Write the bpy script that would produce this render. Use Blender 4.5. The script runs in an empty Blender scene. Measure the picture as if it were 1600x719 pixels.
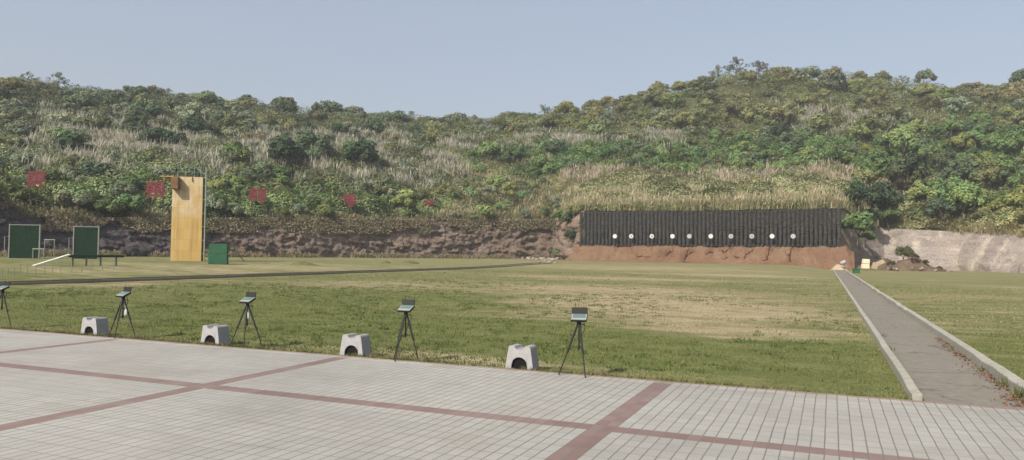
import bpy, math, random
import numpy as np
from mathutils import Matrix, Vector

scene = bpy.context.scene
COL = scene.collection
rad = math.radians
RNG = np.random.default_rng(7)
random.seed(7)

# ------------------------------------------------------------------ camera geometry
W, H, FPX = 1600, 719, 1200.0
CX, CY = 800.0, 359.5
CAM_H = 1.6


def _ray(p):
    v = np.array([(p[0] - CX) / FPX, -(p[1] - CY) / FPX, -1.0])
    return v / np.linalg.norm(v)


_yw = _ray((1300, 401.0))
_xl = -_ray((-2074, 350.0))
_xl = _xl - _yw * _xl.dot(_yw)
_xw = _xl / np.linalg.norm(_xl)
_zw = np.cross(_xw, _yw)
M = np.array([_xw, _yw, _zw])
EYE = np.array([0, 0, CAM_H])


def at(x, y, depth):
    """point seen at photo pixel (x, y), this many metres ahead of the camera"""
    return M @ (np.array([(x - CX) / FPX, -(y - CY) / FPX, -1.0]) * depth) + EYE


def at_plane_y(x, y, Y):
    d = M @ np.array([(x - CX) / FPX, -(y - CY) / FPX, -1.0])
    return EYE + d * (Y / d[1])


def smooth(a, b, x):
    t = np.clip((x - a) / (b - a), 0, 1)
    return t * t * (3 - 2 * t)


def gz(X, Y):
    """height of the ground: level range, a gentle rise to the left bank and to the far end"""
    s1 = smooth(-31, -48, X)
    s2 = smooth(58, 98, Y) * smooth(0.1, -4.5, X)
    return 0.45 * np.maximum(s1, s2)


def ground_at(x, y):
    d = M @ np.array([(x - CX) / FPX, -(y - CY) / FPX, -1.0])
    z = 0.0
    for _ in range(40):
        t = (z - CAM_H) / d[2]
        p = EYE + d * t
        z = 0.5 * z + 0.5 * float(gz(p[0], p[1]))
    return p


def ground_depth(x, depth):
    """ground point below the given photo column at this camera depth"""
    p = at(x, 385, depth)
    p[2] = float(gz(p[0], p[1]))
    return p


def project(P):
    c = (np.asarray(P) - EYE) @ M
    return CX + FPX * c[..., 0] / -c[..., 2], CY - FPX * c[..., 1] / -c[..., 2]


# ------------------------------------------------------------------ noise
_perm = np.random.default_rng(3).permutation(512)
_tab = np.random.default_rng(4).random(512)


def _hash(ix, iy, iz):
    return _tab[(_perm[(_perm[(ix & 511)] + iy) & 511] + iz) & 511]


def vnoise(x, y, z=0.0):
    x, y, z = np.broadcast_arrays(np.asarray(x, float), np.asarray(y, float), np.asarray(z, float))
    ix, iy, iz = np.floor(x).astype(int), np.floor(y).astype(int), np.floor(z).astype(int)
    fx, fy, fz = x - ix, y - iy, z - iz
    fx, fy, fz = [f * f * (3 - 2 * f) for f in (fx, fy, fz)]
    r = 0
    for a in (0, 1):
        for b in (0, 1):
            for c in (0, 1):
                w = (fx if a else 1 - fx) * (fy if b else 1 - fy) * (fz if c else 1 - fz)
                r = r + w * _hash(ix + a, iy + b, iz + c)
    return r * 2 - 1


def fbm(x, y, z=0.0, o=4):
    r, a, f = 0, 0.5, 1.0
    for i in range(o):
        r = r + a * vnoise(np.asarray(x) * f + 17 * i, np.asarray(y) * f + 5 * i, np.asarray(z) * f)
        a *= 0.5
        f *= 2.03
    return r


# ------------------------------------------------------------------ mesh building
def mesh_data(name, V, F, mat=None, col=None, smooth_shade=False):
    V = np.asarray(V, np.float32)
    me = bpy.data.meshes.new(name)
    if isinstance(F, np.ndarray):
        n, k = F.shape
        me.vertices.add(len(V))
        me.vertices.foreach_set("co", V.ravel())
        me.loops.add(n * k)
        me.loops.foreach_set("vertex_index", F.astype(np.int32).ravel())
        me.polygons.add(n)
        me.polygons.foreach_set("loop_start", np.arange(0, n * k, k, dtype=np.int32))
        me.polygons.foreach_set("loop_total", np.full(n, k, np.int32))
        me.update(calc_edges=True)
    else:
        me.from_pydata(V.tolist(), [], F)
        me.update()
    if col is not None:
        col = np.asarray(col, np.float32)
        k = F.shape[1]
        c = np.ones((len(F) * k, 4), np.float32)
        c[:, :3] = np.repeat(col, k, axis=0)
        a = me.color_attributes.new("Col", "FLOAT_COLOR", "CORNER")
        a.data.foreach_set("color", c.ravel())
    if smooth_shade:
        me.polygons.foreach_set("use_smooth", np.ones(len(me.polygons), bool))
    if mat:
        me.materials.append(mat)
    return me


def link(name, me, parent=None, loc=None, rz=None):
    o = bpy.data.objects.new(name, me)
    COL.objects.link(o)
    if parent:
        o.parent = parent
    if loc is not None:
        o.location = loc
    if rz is not None:
        o.rotation_euler = (0, 0, rz)
    return o


def tag(o, label=None, cat=None, group=None, kind=None):
    if label:
        o["label"] = label
    if cat:
        o["category"] = cat
    if group:
        o["group"] = group
    if kind:
        o["kind"] = kind
    return o


def empty(name, loc=(0, 0, 0), rz=0.0):
    o = bpy.data.objects.new(name, None)
    o.empty_display_size = 0.2
    COL.objects.link(o)
    o.location = loc
    o.rotation_euler = (0, 0, rz)
    return o


def copy_tree(o, parent=None):
    c = o.copy()
    COL.objects.link(c)
    if parent:
        c.parent = parent
    for ch in list(o.children):
        copy_tree(ch, c)
    return c


class MB:
    """collects shapes into one mesh"""

    def __init__(self):
        self.v, self.f = [], []

    def add(self, V, F):
        b = len(self.v)
        self.v += [tuple(map(float, p)) for p in V]
        self.f += [[b + i for i in f] for f in F]
        return self

    def box(self, c, s, rot=None, taper=1.0, bev=0.0):
        """box with chamfered vertical and horizontal edges; taper shrinks the top"""
        x, y, z = s[0] / 2, s[1] / 2, s[2] / 2
        b = bev
        V, F = [], []

        def ring(zz, ix, k):
            xx, yy = (x - ix) * k, (y - ix) * k
            if b > 0:
                return [(-xx, -yy + b, zz), (-xx + b, -yy, zz), (xx - b, -yy, zz), (xx, -yy + b, zz),
                        (xx, yy - b, zz), (xx - b, yy, zz), (-xx + b, yy, zz), (-xx, yy - b, zz)]
            return [(-xx, -yy, zz), (xx, -yy, zz), (xx, yy, zz), (-xx, yy, zz)]
        rings = [ring(-z, 0, 1), ring(z, 0, taper)]
        if b > 0:
            rings = [ring(-z, b, 1), ring(-z + b, 0, 1), ring(z - b, 0, taper), ring(z, b, taper)]
        n = len(rings[0])
        for r in rings:
            V += r
        for k in range(len(rings) - 1):
            for i in range(n):
                j = (i + 1) % n
                F.append([k * n + i, k * n + j, (k + 1) * n + j, (k + 1) * n + i])
        F.append(list(range(n))[::-1])
        F.append([(len(rings) - 1) * n + i for i in range(n)])
        V = np.array(V)
        if rot is not None:
            V = V @ np.array(rot).T
        self.add(V + np.array(c), F)
        return self

    def tube(self, pts, r, n=8, caps=True):
        pts = [np.array(p, float) for p in pts]
        rs = r if isinstance(r, (list, tuple)) else [r] * len(pts)
        V, F = [], []
        for i, p in enumerate(pts):
            d = pts[min(i + 1, len(pts) - 1)] - pts[max(i - 1, 0)]
            d = d / (np.linalg.norm(d) + 1e-9)
            a = np.cross(d, (0, 0, 1) if abs(d[2]) < 0.9 else (1, 0, 0))
            a /= np.linalg.norm(a)
            b = np.cross(d, a)
            for k in range(n):
                t = 2 * math.pi * k / n
                V.append(p + rs[i] * (math.cos(t) * a + math.sin(t) * b))
        for i in range(len(pts) - 1):
            for k in range(n):
                j = (k + 1) % n
                F.append([i * n + k, i * n + j, (i + 1) * n + j, (i + 1) * n + k])
        if caps:
            F.append(list(range(n))[::-1])
            F.append([(len(pts) - 1) * n + k for k in range(n)])
        self.add(V, F)
        return self

    def prism(self, poly, y0, y1):
        """outline in x,z pushed from y0 to y1"""
        n = len(poly)
        V = [(x, y0, z) for x, z in poly] + [(x, y1, z) for x, z in poly]
        F = [list(range(n)), [n + i for i in range(n)][::-1]]
        for i in range(n):
            j = (i + 1) % n
            F.append([i, n + i, n + j, j][::-1])
        self.add(V, F)
        return self

    def build(self, name, mat, parent=None, smooth_shade=False, loc=None, rz=None):
        me = mesh_data(name, self.v, self.f, mat, None, smooth_shade)
        import bmesh
        bm = bmesh.new()
        bm.from_mesh(me)
        bmesh.ops.recalc_face_normals(bm, faces=bm.faces[:])
        bm.to_mesh(me)
        bm.free()
        return link(name, me, parent, loc, rz)


def rotm(axis, ang):
    return np.array(Matrix.Rotation(ang, 3, axis))


# ------------------------------------------------------------------ materials
class NT:
    def __init__(self, name):
        self.m = bpy.data.materials.new(name)
        self.m.use_nodes = True
        self.t = self.m.node_tree
        self.t.nodes.clear()
        self.out = self.n("ShaderNodeOutputMaterial")
        self.bsdf = self.n("ShaderNodeBsdfPrincipled")
        self.l(self.bsdf.outputs[0], self.out.inputs[0])
        self.bsdf.inputs["Specular IOR Level"].default_value = 0.25

    def n(self, t, **k):
        nd = self.t.nodes.new(t)
        for a, v in k.items():
            setattr(nd, a, v)
        return nd

    def l(self, a, b):
        self.t.links.new(a, b)

    def pos(self):
        return self.n("ShaderNodeNewGeometry").outputs["Position"]

    def obj(self):
        return self.n("ShaderNodeTexCoord").outputs["Object"]

    def mapping(self, vec, scale=(1, 1, 1), loc=(0, 0, 0), rot=(0, 0, 0)):
        m = self.n("ShaderNodeMapping")
        m.inputs["Scale"].default_value = scale
        m.inputs["Location"].default_value = loc
        m.inputs["Rotation"].default_value = rot
        self.l(vec, m.inputs[0])
        return m.outputs[0]

    def noise(self, vec, scale=1, detail=4, rough=0.55, dist=0):
        t = self.n("ShaderNodeTexNoise")
        t.inputs["Scale"].default_value = scale
        t.inputs["Detail"].default_value = detail
        t.inputs["Roughness"].default_value = rough
        t.inputs["Distortion"].default_value = dist
        self.l(vec, t.inputs["Vector"])
        return t.outputs["Fac"]

    def ramp(self, fac, stops, mode="LINEAR"):
        r = self.n("ShaderNodeValToRGB")
        e = r.color_ramp.elements
        r.color_ramp.interpolation = mode
        while len(e) < len(stops):
            e.new(0.5)
        for i, (p, c) in enumerate(stops):
            e[i].position = p
            c = (c, c, c) if isinstance(c, (int, float)) else c
            e[i].color = (*c, 1)
        self.l(fac, r.inputs[0])
        return r.outputs[0]

    def math(self, op, a, b=None, c=None, clamp=False):
        m = self.n("ShaderNodeMath", operation=op, use_clamp=clamp)
        for i, v in enumerate((a, b, c)):
            if v is None:
                continue
            if isinstance(v, (int, float)):
                m.inputs[i].default_value = v
            else:
                self.l(v, m.inputs[i])
        return m.outputs[0]

    def mix(self, fac, a, b, mode="MIX"):
        m = self.n("ShaderNodeMix", data_type="RGBA", blend_type=mode)
        for s, v in ((m.inputs[0], fac), (m.inputs[6], a), (m.inputs[7], b)):
            if isinstance(v, (int, float)):
                s.default_value = v
            elif isinstance(v, tuple):
                s.default_value = (*v, 1)
            else:
                self.l(v, s)
        return m.outputs[2]

    def sep(self, vec):
        s = self.n("ShaderNodeSeparateXYZ")
        self.l(vec, s.inputs[0])
        return s.outputs

    def bump(self, h, strength=0.4, dist=0.02):
        b = self.n("ShaderNodeBump")
        b.inputs["Strength"].default_value = strength
        b.inputs["Distance"].default_value = dist
        self.l(h, b.inputs["Height"])
        self.l(b.outputs[0], self.bsdf.inputs["Normal"])

    def fin(self, color, rough=0.8, spec=None):
        if isinstance(color, tuple):
            self.bsdf.inputs["Base Color"].default_value = (*color, 1)
        else:
            self.l(color, self.bsdf.inputs["Base Color"])
        if isinstance(rough, (int, float)):
            self.bsdf.inputs["Roughness"].default_value = rough
        else:
            self.l(rough, self.bsdf.inputs["Roughness"])
        if spec is not None:
            self.bsdf.inputs["Specular IOR Level"].default_value = spec
        return self.m


def worn(name, c, rough=0.6, amount=0.25, scale=6, spec=0.3, bump=0.15, metal=0.0):
    """painted or moulded surface with uneven wear"""
    t = NT(name)
    o = t.obj()
    n1 = t.noise(o, scale, 6, 0.65)
    n2 = t.noise(o, scale * 5, 4, 0.6)
    f = t.ramp(n1, [(0.3, 1 - amount), (0.7, 1 + amount * 0.5)])
    f2 = t.ramp(n2, [(0.35, 1 - amount * 0.5), (0.65, 1.0)])
    col = t.mix(1.0, t.mix(1.0, c, f, "MULTIPLY"), f2, "MULTIPLY")
    t.bump(n2, bump, 0.01)
    t.bsdf.inputs["Metallic"].default_value = metal
    return t.fin(col, rough, spec)


def leaf_material(name, translucent=0.25, use_obj=True):
    t = NT(name)
    a = t.n("ShaderNodeAttribute", attribute_name="Col").outputs["Color"]
    if use_obj:
        oi = t.n("ShaderNodeObjectInfo")
        a = t.mix(1.0, oi.outputs["Color"], a, "MULTIPLY")
    d = t.n("ShaderNodeBsdfDiffuse")
    tr = t.n("ShaderNodeBsdfTranslucent")
    mx = t.n("ShaderNodeMixShader")
    mx.inputs[0].default_value = translucent
    t.l(a, d.inputs[0])
    t.l(a, tr.inputs[0])
    t.l(d.outputs[0], mx.inputs[1])
    t.l(tr.outputs[0], mx.inputs[2])
    t.l(mx.outputs[0], t.out.inputs[0])
    return t.m


def mat_grass_ground():
    t = NT("grass ground")
    p = t.pos()
    x, y, z = t.sep(p)
    big = t.noise(t.mapping(p, (0.10, 0.22, 0)), 1.0, 5, 0.6, 0.6)
    mid = t.noise(t.mapping(p, (0.7, 1.3, 0)), 1.0, 6, 0.7)
    fine = t.noise(t.mapping(p, (14, 14, 0)), 1.0, 5, 0.75)
    streak = t.noise(t.mapping(p, (0.25, 1.6, 0), (3, 7, 0)), 1.0, 4, 0.65)

    def blob(cx, cy, sx, sy, rot=0.0, gain=1.0):
        dx = t.math("SUBTRACT", x, cx)
        dy = t.math("SUBTRACT", y, cy)
        c, s = math.cos(rot), math.sin(rot)
        u = t.math("ADD", t.math("MULTIPLY", dx, c / sx), t.math("MULTIPLY", dy, s / sx))
        v = t.math("ADD", t.math("MULTIPLY", dx, -s / sy), t.math("MULTIPLY", dy, c / sy))
        r = t.math("ADD", t.math("MULTIPLY", u, u), t.math("MULTIPLY", v, v))
        e = t.math("POWER", 2.718, t.math("MULTIPLY", r, -1.0))
        return t.math("MULTIPLY", e, gain)
    dry = None
    for b in DRY:
        e = blob(*b)
        dry = e if dry is None else t.math("ADD", dry, e)
    dry = t.math("ADD", dry, t.math("MULTIPLY", t.math("SUBTRACT", big, 0.5), 1.5))
    dry = t.math("ADD", dry, t.math("MULTIPLY", t.math("SUBTRACT", streak, 0.5), 1.2))
    dry = t.math("ADD", dry, t.math("MULTIPLY", t.math("SUBTRACT", mid, 0.5), 0.9))
    dryf = t.ramp(dry, [(0.0, 0.0), (0.68, 0.92)])
    green = t.ramp(mid, [(0.25, (0.062, 0.078, 0.026)), (0.5, (0.110, 0.122, 0.046)), (0.75, (0.17, 0.168, 0.074))])
    tan = t.ramp(mid, [(0.25, (0.20, 0.165, 0.10)), (0.7, (0.34, 0.285, 0.185))])
    col = t.mix(dryf, green, tan)
    far = t.math("MULTIPLY", t.math("SUBTRACT", y, 25.0), 1 / 60.0, clamp=True)
    col = t.mix(t.math("MULTIPLY", far, 0.5), col, (0.215, 0.19, 0.105))
    col = t.mix(1.0, col, t.ramp(fine, [(0.25, 0.55), (0.6, 1.15)]), "MULTIPLY")
    t.bump(fine, 0.6, 0.04)
    return t.fin(col, 0.95, 0.05)


def mat_paving():
    t = NT("paving")
    p = t.pos()
    x, y, z = t.sep(p)
    wob = t.math("MULTIPLY", t.math("SUBTRACT", t.noise(p, 2.5, 3), 0.5), 0.016)
    xs = t.math("ADD", x, wob)
    ys = t.math("ADD", y, wob)
    BX, BY = 0.108, 0.215
    tx = t.math("DIVIDE", t.math("ADD", xs, 60.1), BX)
    ty = t.math("DIVIDE", t.math("ADD", ys, 60.05), BY)
    fx, fy = t.math("FRACT", tx), t.math("FRACT", ty)
    ix, iy = t.math("FLOOR", tx), t.math("FLOOR", ty)
    ex = t.math("MULTIPLY", t.math("MINIMUM", fx, t.math("SUBTRACT", 1.0, fx)), BX)
    ey = t.math("MULTIPLY", t.math("MINIMUM", fy, t.math("SUBTRACT", 1.0, fy)), BY)
    jn = t.noise(p, 1.3, 5, 0.7)
    jx = t.ramp(t.math("DIVIDE", ex, t.math("ADD", 0.0035, t.math("MULTIPLY", jn, 0.006))), [(0.55, 1.0), (1.0, 0.0)])
    jy = t.ramp(t.math("DIVIDE", ey, t.math("ADD", 0.002, t.math("MULTIPLY", jn, 0.008))), [(0.55, 1.0), (1.0, 0.0)])
    joint = t.math("MAXIMUM", jx, t.math("MULTIPLY", jy, 0.75))
    cv = t.n("ShaderNodeCombineXYZ")
    t.l(ix, cv.inputs[0])
    t.l(iy, cv.inputs[1])
    wn = t.n("ShaderNodeTexWhiteNoise", noise_dimensions="2D")
    t.l(cv.outputs[0], wn.inputs["Vector"])
    rv = wn.outputs["Value"]
    blot = t.noise(p, 0.35, 6, 0.65)
    fine = t.noise(p, 60, 3, 0.7)
    cream = t.ramp(rv, [(0.0, (0.274, 0.272, 0.250)), (0.5, (0.287, 0.284, 0.262)), (1.0, (0.302, 0.298, 0.276))])
    pinkish = t.mix(t.ramp(t.noise(p, 0.22, 4, 0.6), [(0.50, 0.0), (0.8, 0.4)]), cream, (0.31, 0.278, 0.258))
    red = t.ramp(rv, [(0.0, (0.170, 0.112, 0.103)), (0.6, (0.186, 0.127, 0.117)), (1.0, (0.205, 0.145, 0.134))])
    # red bands
    mask = None

    def band(c, c0, c1):
        a = t.math("GREATER_THAN", c, c0)
        b = t.math("LESS_THAN", c, c1)
        return t.math("MULTIPLY", a, b)
    for k in (-3, -2, -1, 0, 1, 2, 3):
        xc = -1.9 + 4.6 * k
        xc = round((xc + 60.1) / BX) * BX - 60.1
        e = band(xs, xc - BX, xc + BX)
        mask = e if mask is None else t.math("MAXIMUM", mask, e)
    for yc in (6.75, 2.15, -2.45):
        y0 = round((yc - 0.1 + 60.05) / BY) * BY - 60.05
        mask = t.math("MAXIMUM", mask, band(ys, y0, y0 + BY))
    gap = None
    for k in (-3, -2, -1, 0, 1, 2, 3):
        xc = round((-1.9 + 4.6 * k + 60.1) / BX) * BX - 60.1
        e = band(xs, xc - 0.009, xc + 0.009)
        gap = e if gap is None else t.math("MAXIMUM", gap, e)
    joint = t.math("MAXIMUM", joint, t.math("MULTIPLY", gap, t.ramp(t.noise(p, 0.7, 3), [(0.35, 0.4), (0.6, 1.0)])))
    col = t.mix(mask, pinkish, red)
    # pale row and pink edging row next to the lawn
    e0 = 9.44
    edge = t.math("GREATER_THAN", ys, e0)
    col = t.mix(edge, col, (0.235, 0.175, 0.15))
    pale_row = band(ys, e0 - 0.1, e0)
    col = t.mix(t.math("MULTIPLY", pale_row, 0.5), col, (0.40, 0.39, 0.36))
    dirt = t.ramp(blot, [(0.28, 0.74), (0.5, 0.97), (0.72, 1.10)])
    col = t.mix(1.0, col, dirt, "MULTIPLY")
    col = t.mix(1.0, col, t.ramp(fine, [(0.3, 0.88), (0.7, 1.05)]), "MULTIPLY")
    wet = t.ramp(t.noise(t.mapping(p, (0.5, 0.9, 0), (4, 9, 0)), 1.0, 7, 0.72, 0.9), [(0.50, 0.0), (0.60, 0.30), (0.72, 0.5)])
    col = t.mix(wet, col, (0.20, 0.185, 0.16))
    ed = t.math("MULTIPLY", t.math("SUBTRACT", ys, 9.05), 2.0, clamp=True)
    earth = t.math("MULTIPLY", ed, t.ramp(t.noise(p, 2.2, 6, 0.7), [(0.45, 0.0), (0.68, 0.75)]))
    col = t.mix(earth, col, (0.15, 0.12, 0.085))
    spots = t.ramp(t.noise(p, 3.1, 2, 0.5), [(0.70, 0.0), (0.78, 0.35)])
    col = t.mix(spots, col, (0.16, 0.15, 0.13))
    jc = t.mix(t.noise(p, 0.8, 3), (0.095, 0.086, 0.074), (0.19, 0.175, 0.155))
    col = t.mix(joint, col, jc)
    t.bump(t.math("SUBTRACT", t.math("MULTIPLY", fine, 0.2), joint), 0.5, 0.006)
    return t.fin(col, 0.75, 0.25)


def mat_concrete(name, c, litter=None, stain=(0.19, 0.2, 0.14)):
    t = NT(name)
    p = t.pos()
    a = t.noise(p, 0.6, 6, 0.65)
    b = t.noise(p, 9, 5, 0.7)
    col = t.mix(t.ramp(a, [(0.35, 0.0), (0.7, 0.7)]), c, stain)
    col = t.mix(1.0, col, t.ramp(b, [(0.3, 0.78), (0.7, 1.12)]), "MULTIPLY")
    if litter:
        yy = t.sep(p)[1]
        jt = t.math("LESS_THAN", t.math("FRACT", t.math("DIVIDE", t.math("ADD", yy, t.math("MULTIPLY", t.noise(p, 3, 3), 0.05)), 3.1)), 0.007)
        cr = t.n("ShaderNodeTexVoronoi", feature="DISTANCE_TO_EDGE")
        cr.inputs["Scale"].default_value = 0.42
        wv = t.n("ShaderNodeVectorMath", operation="ADD")
        t.l(p, wv.inputs[0])
        t.l(t.noise(p, 1.6, 5), wv.inputs[1])
        t.l(wv.outputs[0], cr.inputs["Vector"])
        ck = t.ramp(cr.outputs["Distance"], [(0.0, 0.8), (0.012, 0.0)])
        col = t.mix(t.math("MAXIMUM", t.math("MULTIPLY", jt, 0.8), ck), col, (0.06, 0.055, 0.045))
        moss = t.ramp(t.noise(t.mapping(p, (1.2, 0.5, 0)), 1.0, 6, 0.7), [(0.52, 0.0), (0.7, 0.55)])
        col = t.mix(moss, col, (0.12, 0.125, 0.085))
    t.bump(b, 0.35, 0.02)
    return t.fin(col, 0.9, 0.15)


def mat_rock(name, tones, warm, end_shade=False, streaks=False):
    t = NT(name)
    p = t.pos()
    strata = t.noise(t.mapping(p, (0.25, 0.25, 1.6), (0, 0, 0), (0.12, 0.1, 0.0)), 1.2, 8, 0.7, 0.8)
    cr = t.n("ShaderNodeTexVoronoi", feature="DISTANCE_TO_EDGE")
    cr.inputs["Scale"].default_value = 0.9
    d = t.noise(p, 1.2, 4)
    vv = t.n("ShaderNodeVectorMath", operation="ADD")
    t.l(t.mapping(p, (1, 1, 1.7)), vv.inputs[0])
    t.l(d, vv.inputs[1])
    t.l(vv.outputs[0], cr.inputs["Vector"])
    crack = t.ramp(cr.outputs["Distance"], [(0.0, 1.0), (0.06, 0.0)])
    col = t.ramp(strata, [(0.3, tones[0]), (0.5, tones[1]), (0.7, tones[2])])
    col = t.mix(t.ramp(t.noise(p, 0.22, 5, 0.6), [(0.45, 0.0), (0.65, 0.6)]), col, warm)
    col = t.mix(t.math("MULTIPLY", crack, 0.12 if streaks else 0.35), col, tuple(v * 0.35 for v in tones[0]))
    if end_shade:  # shade at the bank's left end painted in as darker rock
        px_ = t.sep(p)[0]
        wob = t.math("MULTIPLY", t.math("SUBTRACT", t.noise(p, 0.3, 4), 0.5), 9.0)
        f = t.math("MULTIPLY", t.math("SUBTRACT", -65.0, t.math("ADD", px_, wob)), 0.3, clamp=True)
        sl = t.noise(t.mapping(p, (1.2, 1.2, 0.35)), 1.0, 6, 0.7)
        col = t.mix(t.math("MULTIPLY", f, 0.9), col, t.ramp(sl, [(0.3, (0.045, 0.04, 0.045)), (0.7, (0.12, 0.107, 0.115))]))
    if streaks:
        st = t.noise(t.mapping(p, (0.55, 0.55, 0.07), (0, 0, 0), (0.0, 0.35, 0.0)), 1.0, 4, 0.55, 0.5)
        col = t.mix(t.ramp(st, [(0.52, 0.0), (0.70, 0.6)]), col, (0.46, 0.41, 0.33))
        dk = t.noise(t.mapping(p, (0.4, 0.4, 0.12), (9, 4, 2), (0.0, 0.5, 0.0)), 1.0, 5, 0.6, 0.6)
        col = t.mix(t.ramp(dk, [(0.60, 0.0), (0.70, 0.8)]), col, (0.10, 0.08, 0.063))
    g = t.noise(p, 4.5, 6, 0.75)
    col = t.mix(1.0, col, t.ramp(g, [(0.3, 0.6), (0.7, 1.2)]), "MULTIPLY")
    t.bump(t.math("ADD", g, strata), 0.5 if streaks else 0.9, 0.2 if streaks else 0.35)
    return t.fin(col, 0.95, 0.1)


def mat_soil(name, a, b, c):
    t = NT(name)
    p = t.pos()
    n = t.noise(p, 0.45, 7, 0.7, 0.4)
    m = t.noise(p, 3.5, 6, 0.75)
    col = t.ramp(n, [(0.3, a), (0.5, b), (0.72, c)])
    col = t.mix(1.0, col, t.ramp(m, [(0.3, 0.7), (0.7, 1.15)]), "MULTIPLY")
    t.bump(m, 0.8, 0.15)
    return t.fin(col, 0.95, 0.05)


def mat_yellow_board():
    t = NT("yellow board")
    o = t.obj()
    x, y, z = t.sep(o)
    seam = t.math("FRACT", t.math("DIVIDE", t.math("ADD", x, 10.0), 0.575))
    sh = t.math("FRACT", t.math("DIVIDE", z, 0.86))
    s = t.math("MAXIMUM", t.math("LESS_THAN", seam, 0.03), t.math("LESS_THAN", sh, 0.025))
    cv = t.n("ShaderNodeCombineXYZ")
    t.l(t.math("FLOOR", t.math("DIVIDE", t.math("ADD", x, 10.0), 0.575)), cv.inputs[0])
    t.l(t.math("FLOOR", t.math("DIVIDE", z, 0.86)), cv.inputs[1])
    wn = t.n("ShaderNodeTexWhiteNoise", noise_dimensions="2D")
    t.l(cv.outputs[0], wn.inputs["Vector"])
    base = t.ramp(wn.outputs["Value"], [(0.0, (0.35, 0.235, 0.080)), (0.6, (0.38, 0.262, 0.092)), (1.0, (0.40, 0.285, 0.115))])
    up = t.math("MULTIPLY", t.ramp(t.math("DIVIDE", z, 7.0), [(0.45, 0.0), (0.62, 1.0)]), t.ramp(t.noise(o, 0.9, 5, 0.6), [(0.4, 0.15), (0.6, 0.85)]))
    base = t.mix(up, base, (0.46, 0.40, 0.30))
    run = t.noise(t.mapping(o, (4.0, 4.0, 0.22)), 1.0, 5, 0.65)
    base = t.mix(t.ramp(run, [(0.48, 0.0), (0.72, 0.65)]), base, (0.20, 0.125, 0.05))
    base = t.mix(t.math("MULTIPLY", s, 0.45), base, (0.2, 0.12, 0.05))
    return t.fin(base, 0.7, 0.2)


MATS = {}
# dry patches of the lawn: centre x, y, half sizes, turn, strength
DRY = [(-4.5, 24, 5.0, 5.4, 0.5, 1.15), (-2.2, 16.5, 2.6, 1.6, 0.2, 0.7), (-10, 33, 7, 4, 0.3, 0.85), (-5.0, 10.6, 3.5, 0.7, 0.0, 0.75),
       (-13, 48, 9, 3, 0.0, 0.85), (-20, 31, 3.5, 3.5, 0.0, 0.4), (-6, 62, 6, 4, 0.0, 0.8), (-16, 75, 12, 7, 0.0, 0.65),
       (-6, 14.0, 6.0, 2.0, 0.05, -0.9), (-17, 15, 7, 4.5, 0, -0.55), (-1.5, 11.5, 2.8, 1.2, 0, -0.8), (-14, 22, 6, 4, 0, -0.45), (-38, 42, 6, 16, 0, 0.55),
       (-11.5, 12.2, 5.5, 1.6, 0.0, -0.5), (12, 45, 9, 20, 0, 0.25), (-18, 101, 22, 2.2, 0, -1.3), (-27, 23, 1.6, 3.0, 0, 0.6)]
MATS["lawn"] = mat_grass_ground()
MATS["paving"] = mat_paving()
MATS["path"] = mat_concrete("path concrete", (0.19, 0.168, 0.148), litter=True, stain=(0.145, 0.143, 0.112))
MATS["kerb"] = mat_concrete("kerb concrete", (0.30, 0.29, 0.255), stain=(0.235, 0.235, 0.19))
MATS["old_kerb"] = mat_concrete("old dirty kerb", (0.22, 0.195, 0.145), stain=(0.15, 0.135, 0.095))
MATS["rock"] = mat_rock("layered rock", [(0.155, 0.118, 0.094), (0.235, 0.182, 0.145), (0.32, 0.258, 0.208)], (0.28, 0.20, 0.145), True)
MATS["rock_grey"] = mat_rock("grey cut rock", [(0.15, 0.128, 0.115), (0.225, 0.195, 0.175), (0.29, 0.258, 0.23)], (0.30, 0.26, 0.215), False, True)
MATS["soil"] = mat_soil("red soil", (0.105, 0.062, 0.040), (0.155, 0.092, 0.059), (0.175, 0.13, 0.085))
MATS["gully"] = mat_soil("soil darkened as shade", (0.03, 0.013, 0.009), (0.05, 0.02, 0.013), (0.07, 0.03, 0.02))
MATS["shade_soil"] = mat_soil("earth coloured as shade", (0.016, 0.015, 0.012), (0.028, 0.026, 0.02), (0.045, 0.042, 0.032))  # near black: shade between the tyre stacks put into the earth colour
MATS["brown_soil"] = mat_soil("brown soil", (0.06, 0.042, 0.030), (0.11, 0.08, 0.056), (0.16, 0.12, 0.085))
MATS["heap"] = mat_soil("cut grass heap", (0.08, 0.085, 0.03), (0.12, 0.12, 0.05), (0.17, 0.14, 0.07))
MATS["hill"] = mat_soil("hill soil", (0.05, 0.052, 0.028), (0.075, 0.075, 0.04), (0.105, 0.095, 0.055))
MATS["leaf"] = leaf_material("leaves", 0.22)
MATS["stuff_leaf"] = leaf_material("undergrowth leaves", 0.2, False)
MATS["blade"] = leaf_material("grass blades", 0.45, False)
MATS["bark"] = worn("bark", (0.16, 0.13, 0.10), 0.9, 0.4, 5)
MATS["rubber"] = worn("dusty rubber", (0.068, 0.067, 0.064), 0.9, 0.7, 3, 0.05)
MATS["white_board"] = worn("white board", (0.48, 0.47, 0.455), 0.6, 0.08, 4)
MATS["grey_board"] = worn("grey board", (0.33, 0.32, 0.32), 0.6, 0.15, 4)
MATS["ring"] = worn("grey ink", (0.22, 0.21, 0.21), 0.7, 0.2, 4)
MATS["black_plastic"] = worn("black plastic", (0.014, 0.015, 0.015), 0.5, 0.2, 20, 0.3)
MATS["black_metal"] = worn("black metal", (0.018, 0.018, 0.018), 0.5, 0.3, 20, 0.4)
MATS["silver"] = worn("silver plastic", (0.22, 0.245, 0.235), 0.3, 0.1, 10, 0.5)
MATS["rest_grey"] = worn("pale grey moulding", (0.285, 0.285, 0.292), 0.65, 0.13, 9, 0.3)
MATS["dark_inside"] = worn("black arch shade", (0.012, 0.012, 0.013), 0.9, 0.2, 9, 0.05)
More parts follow.
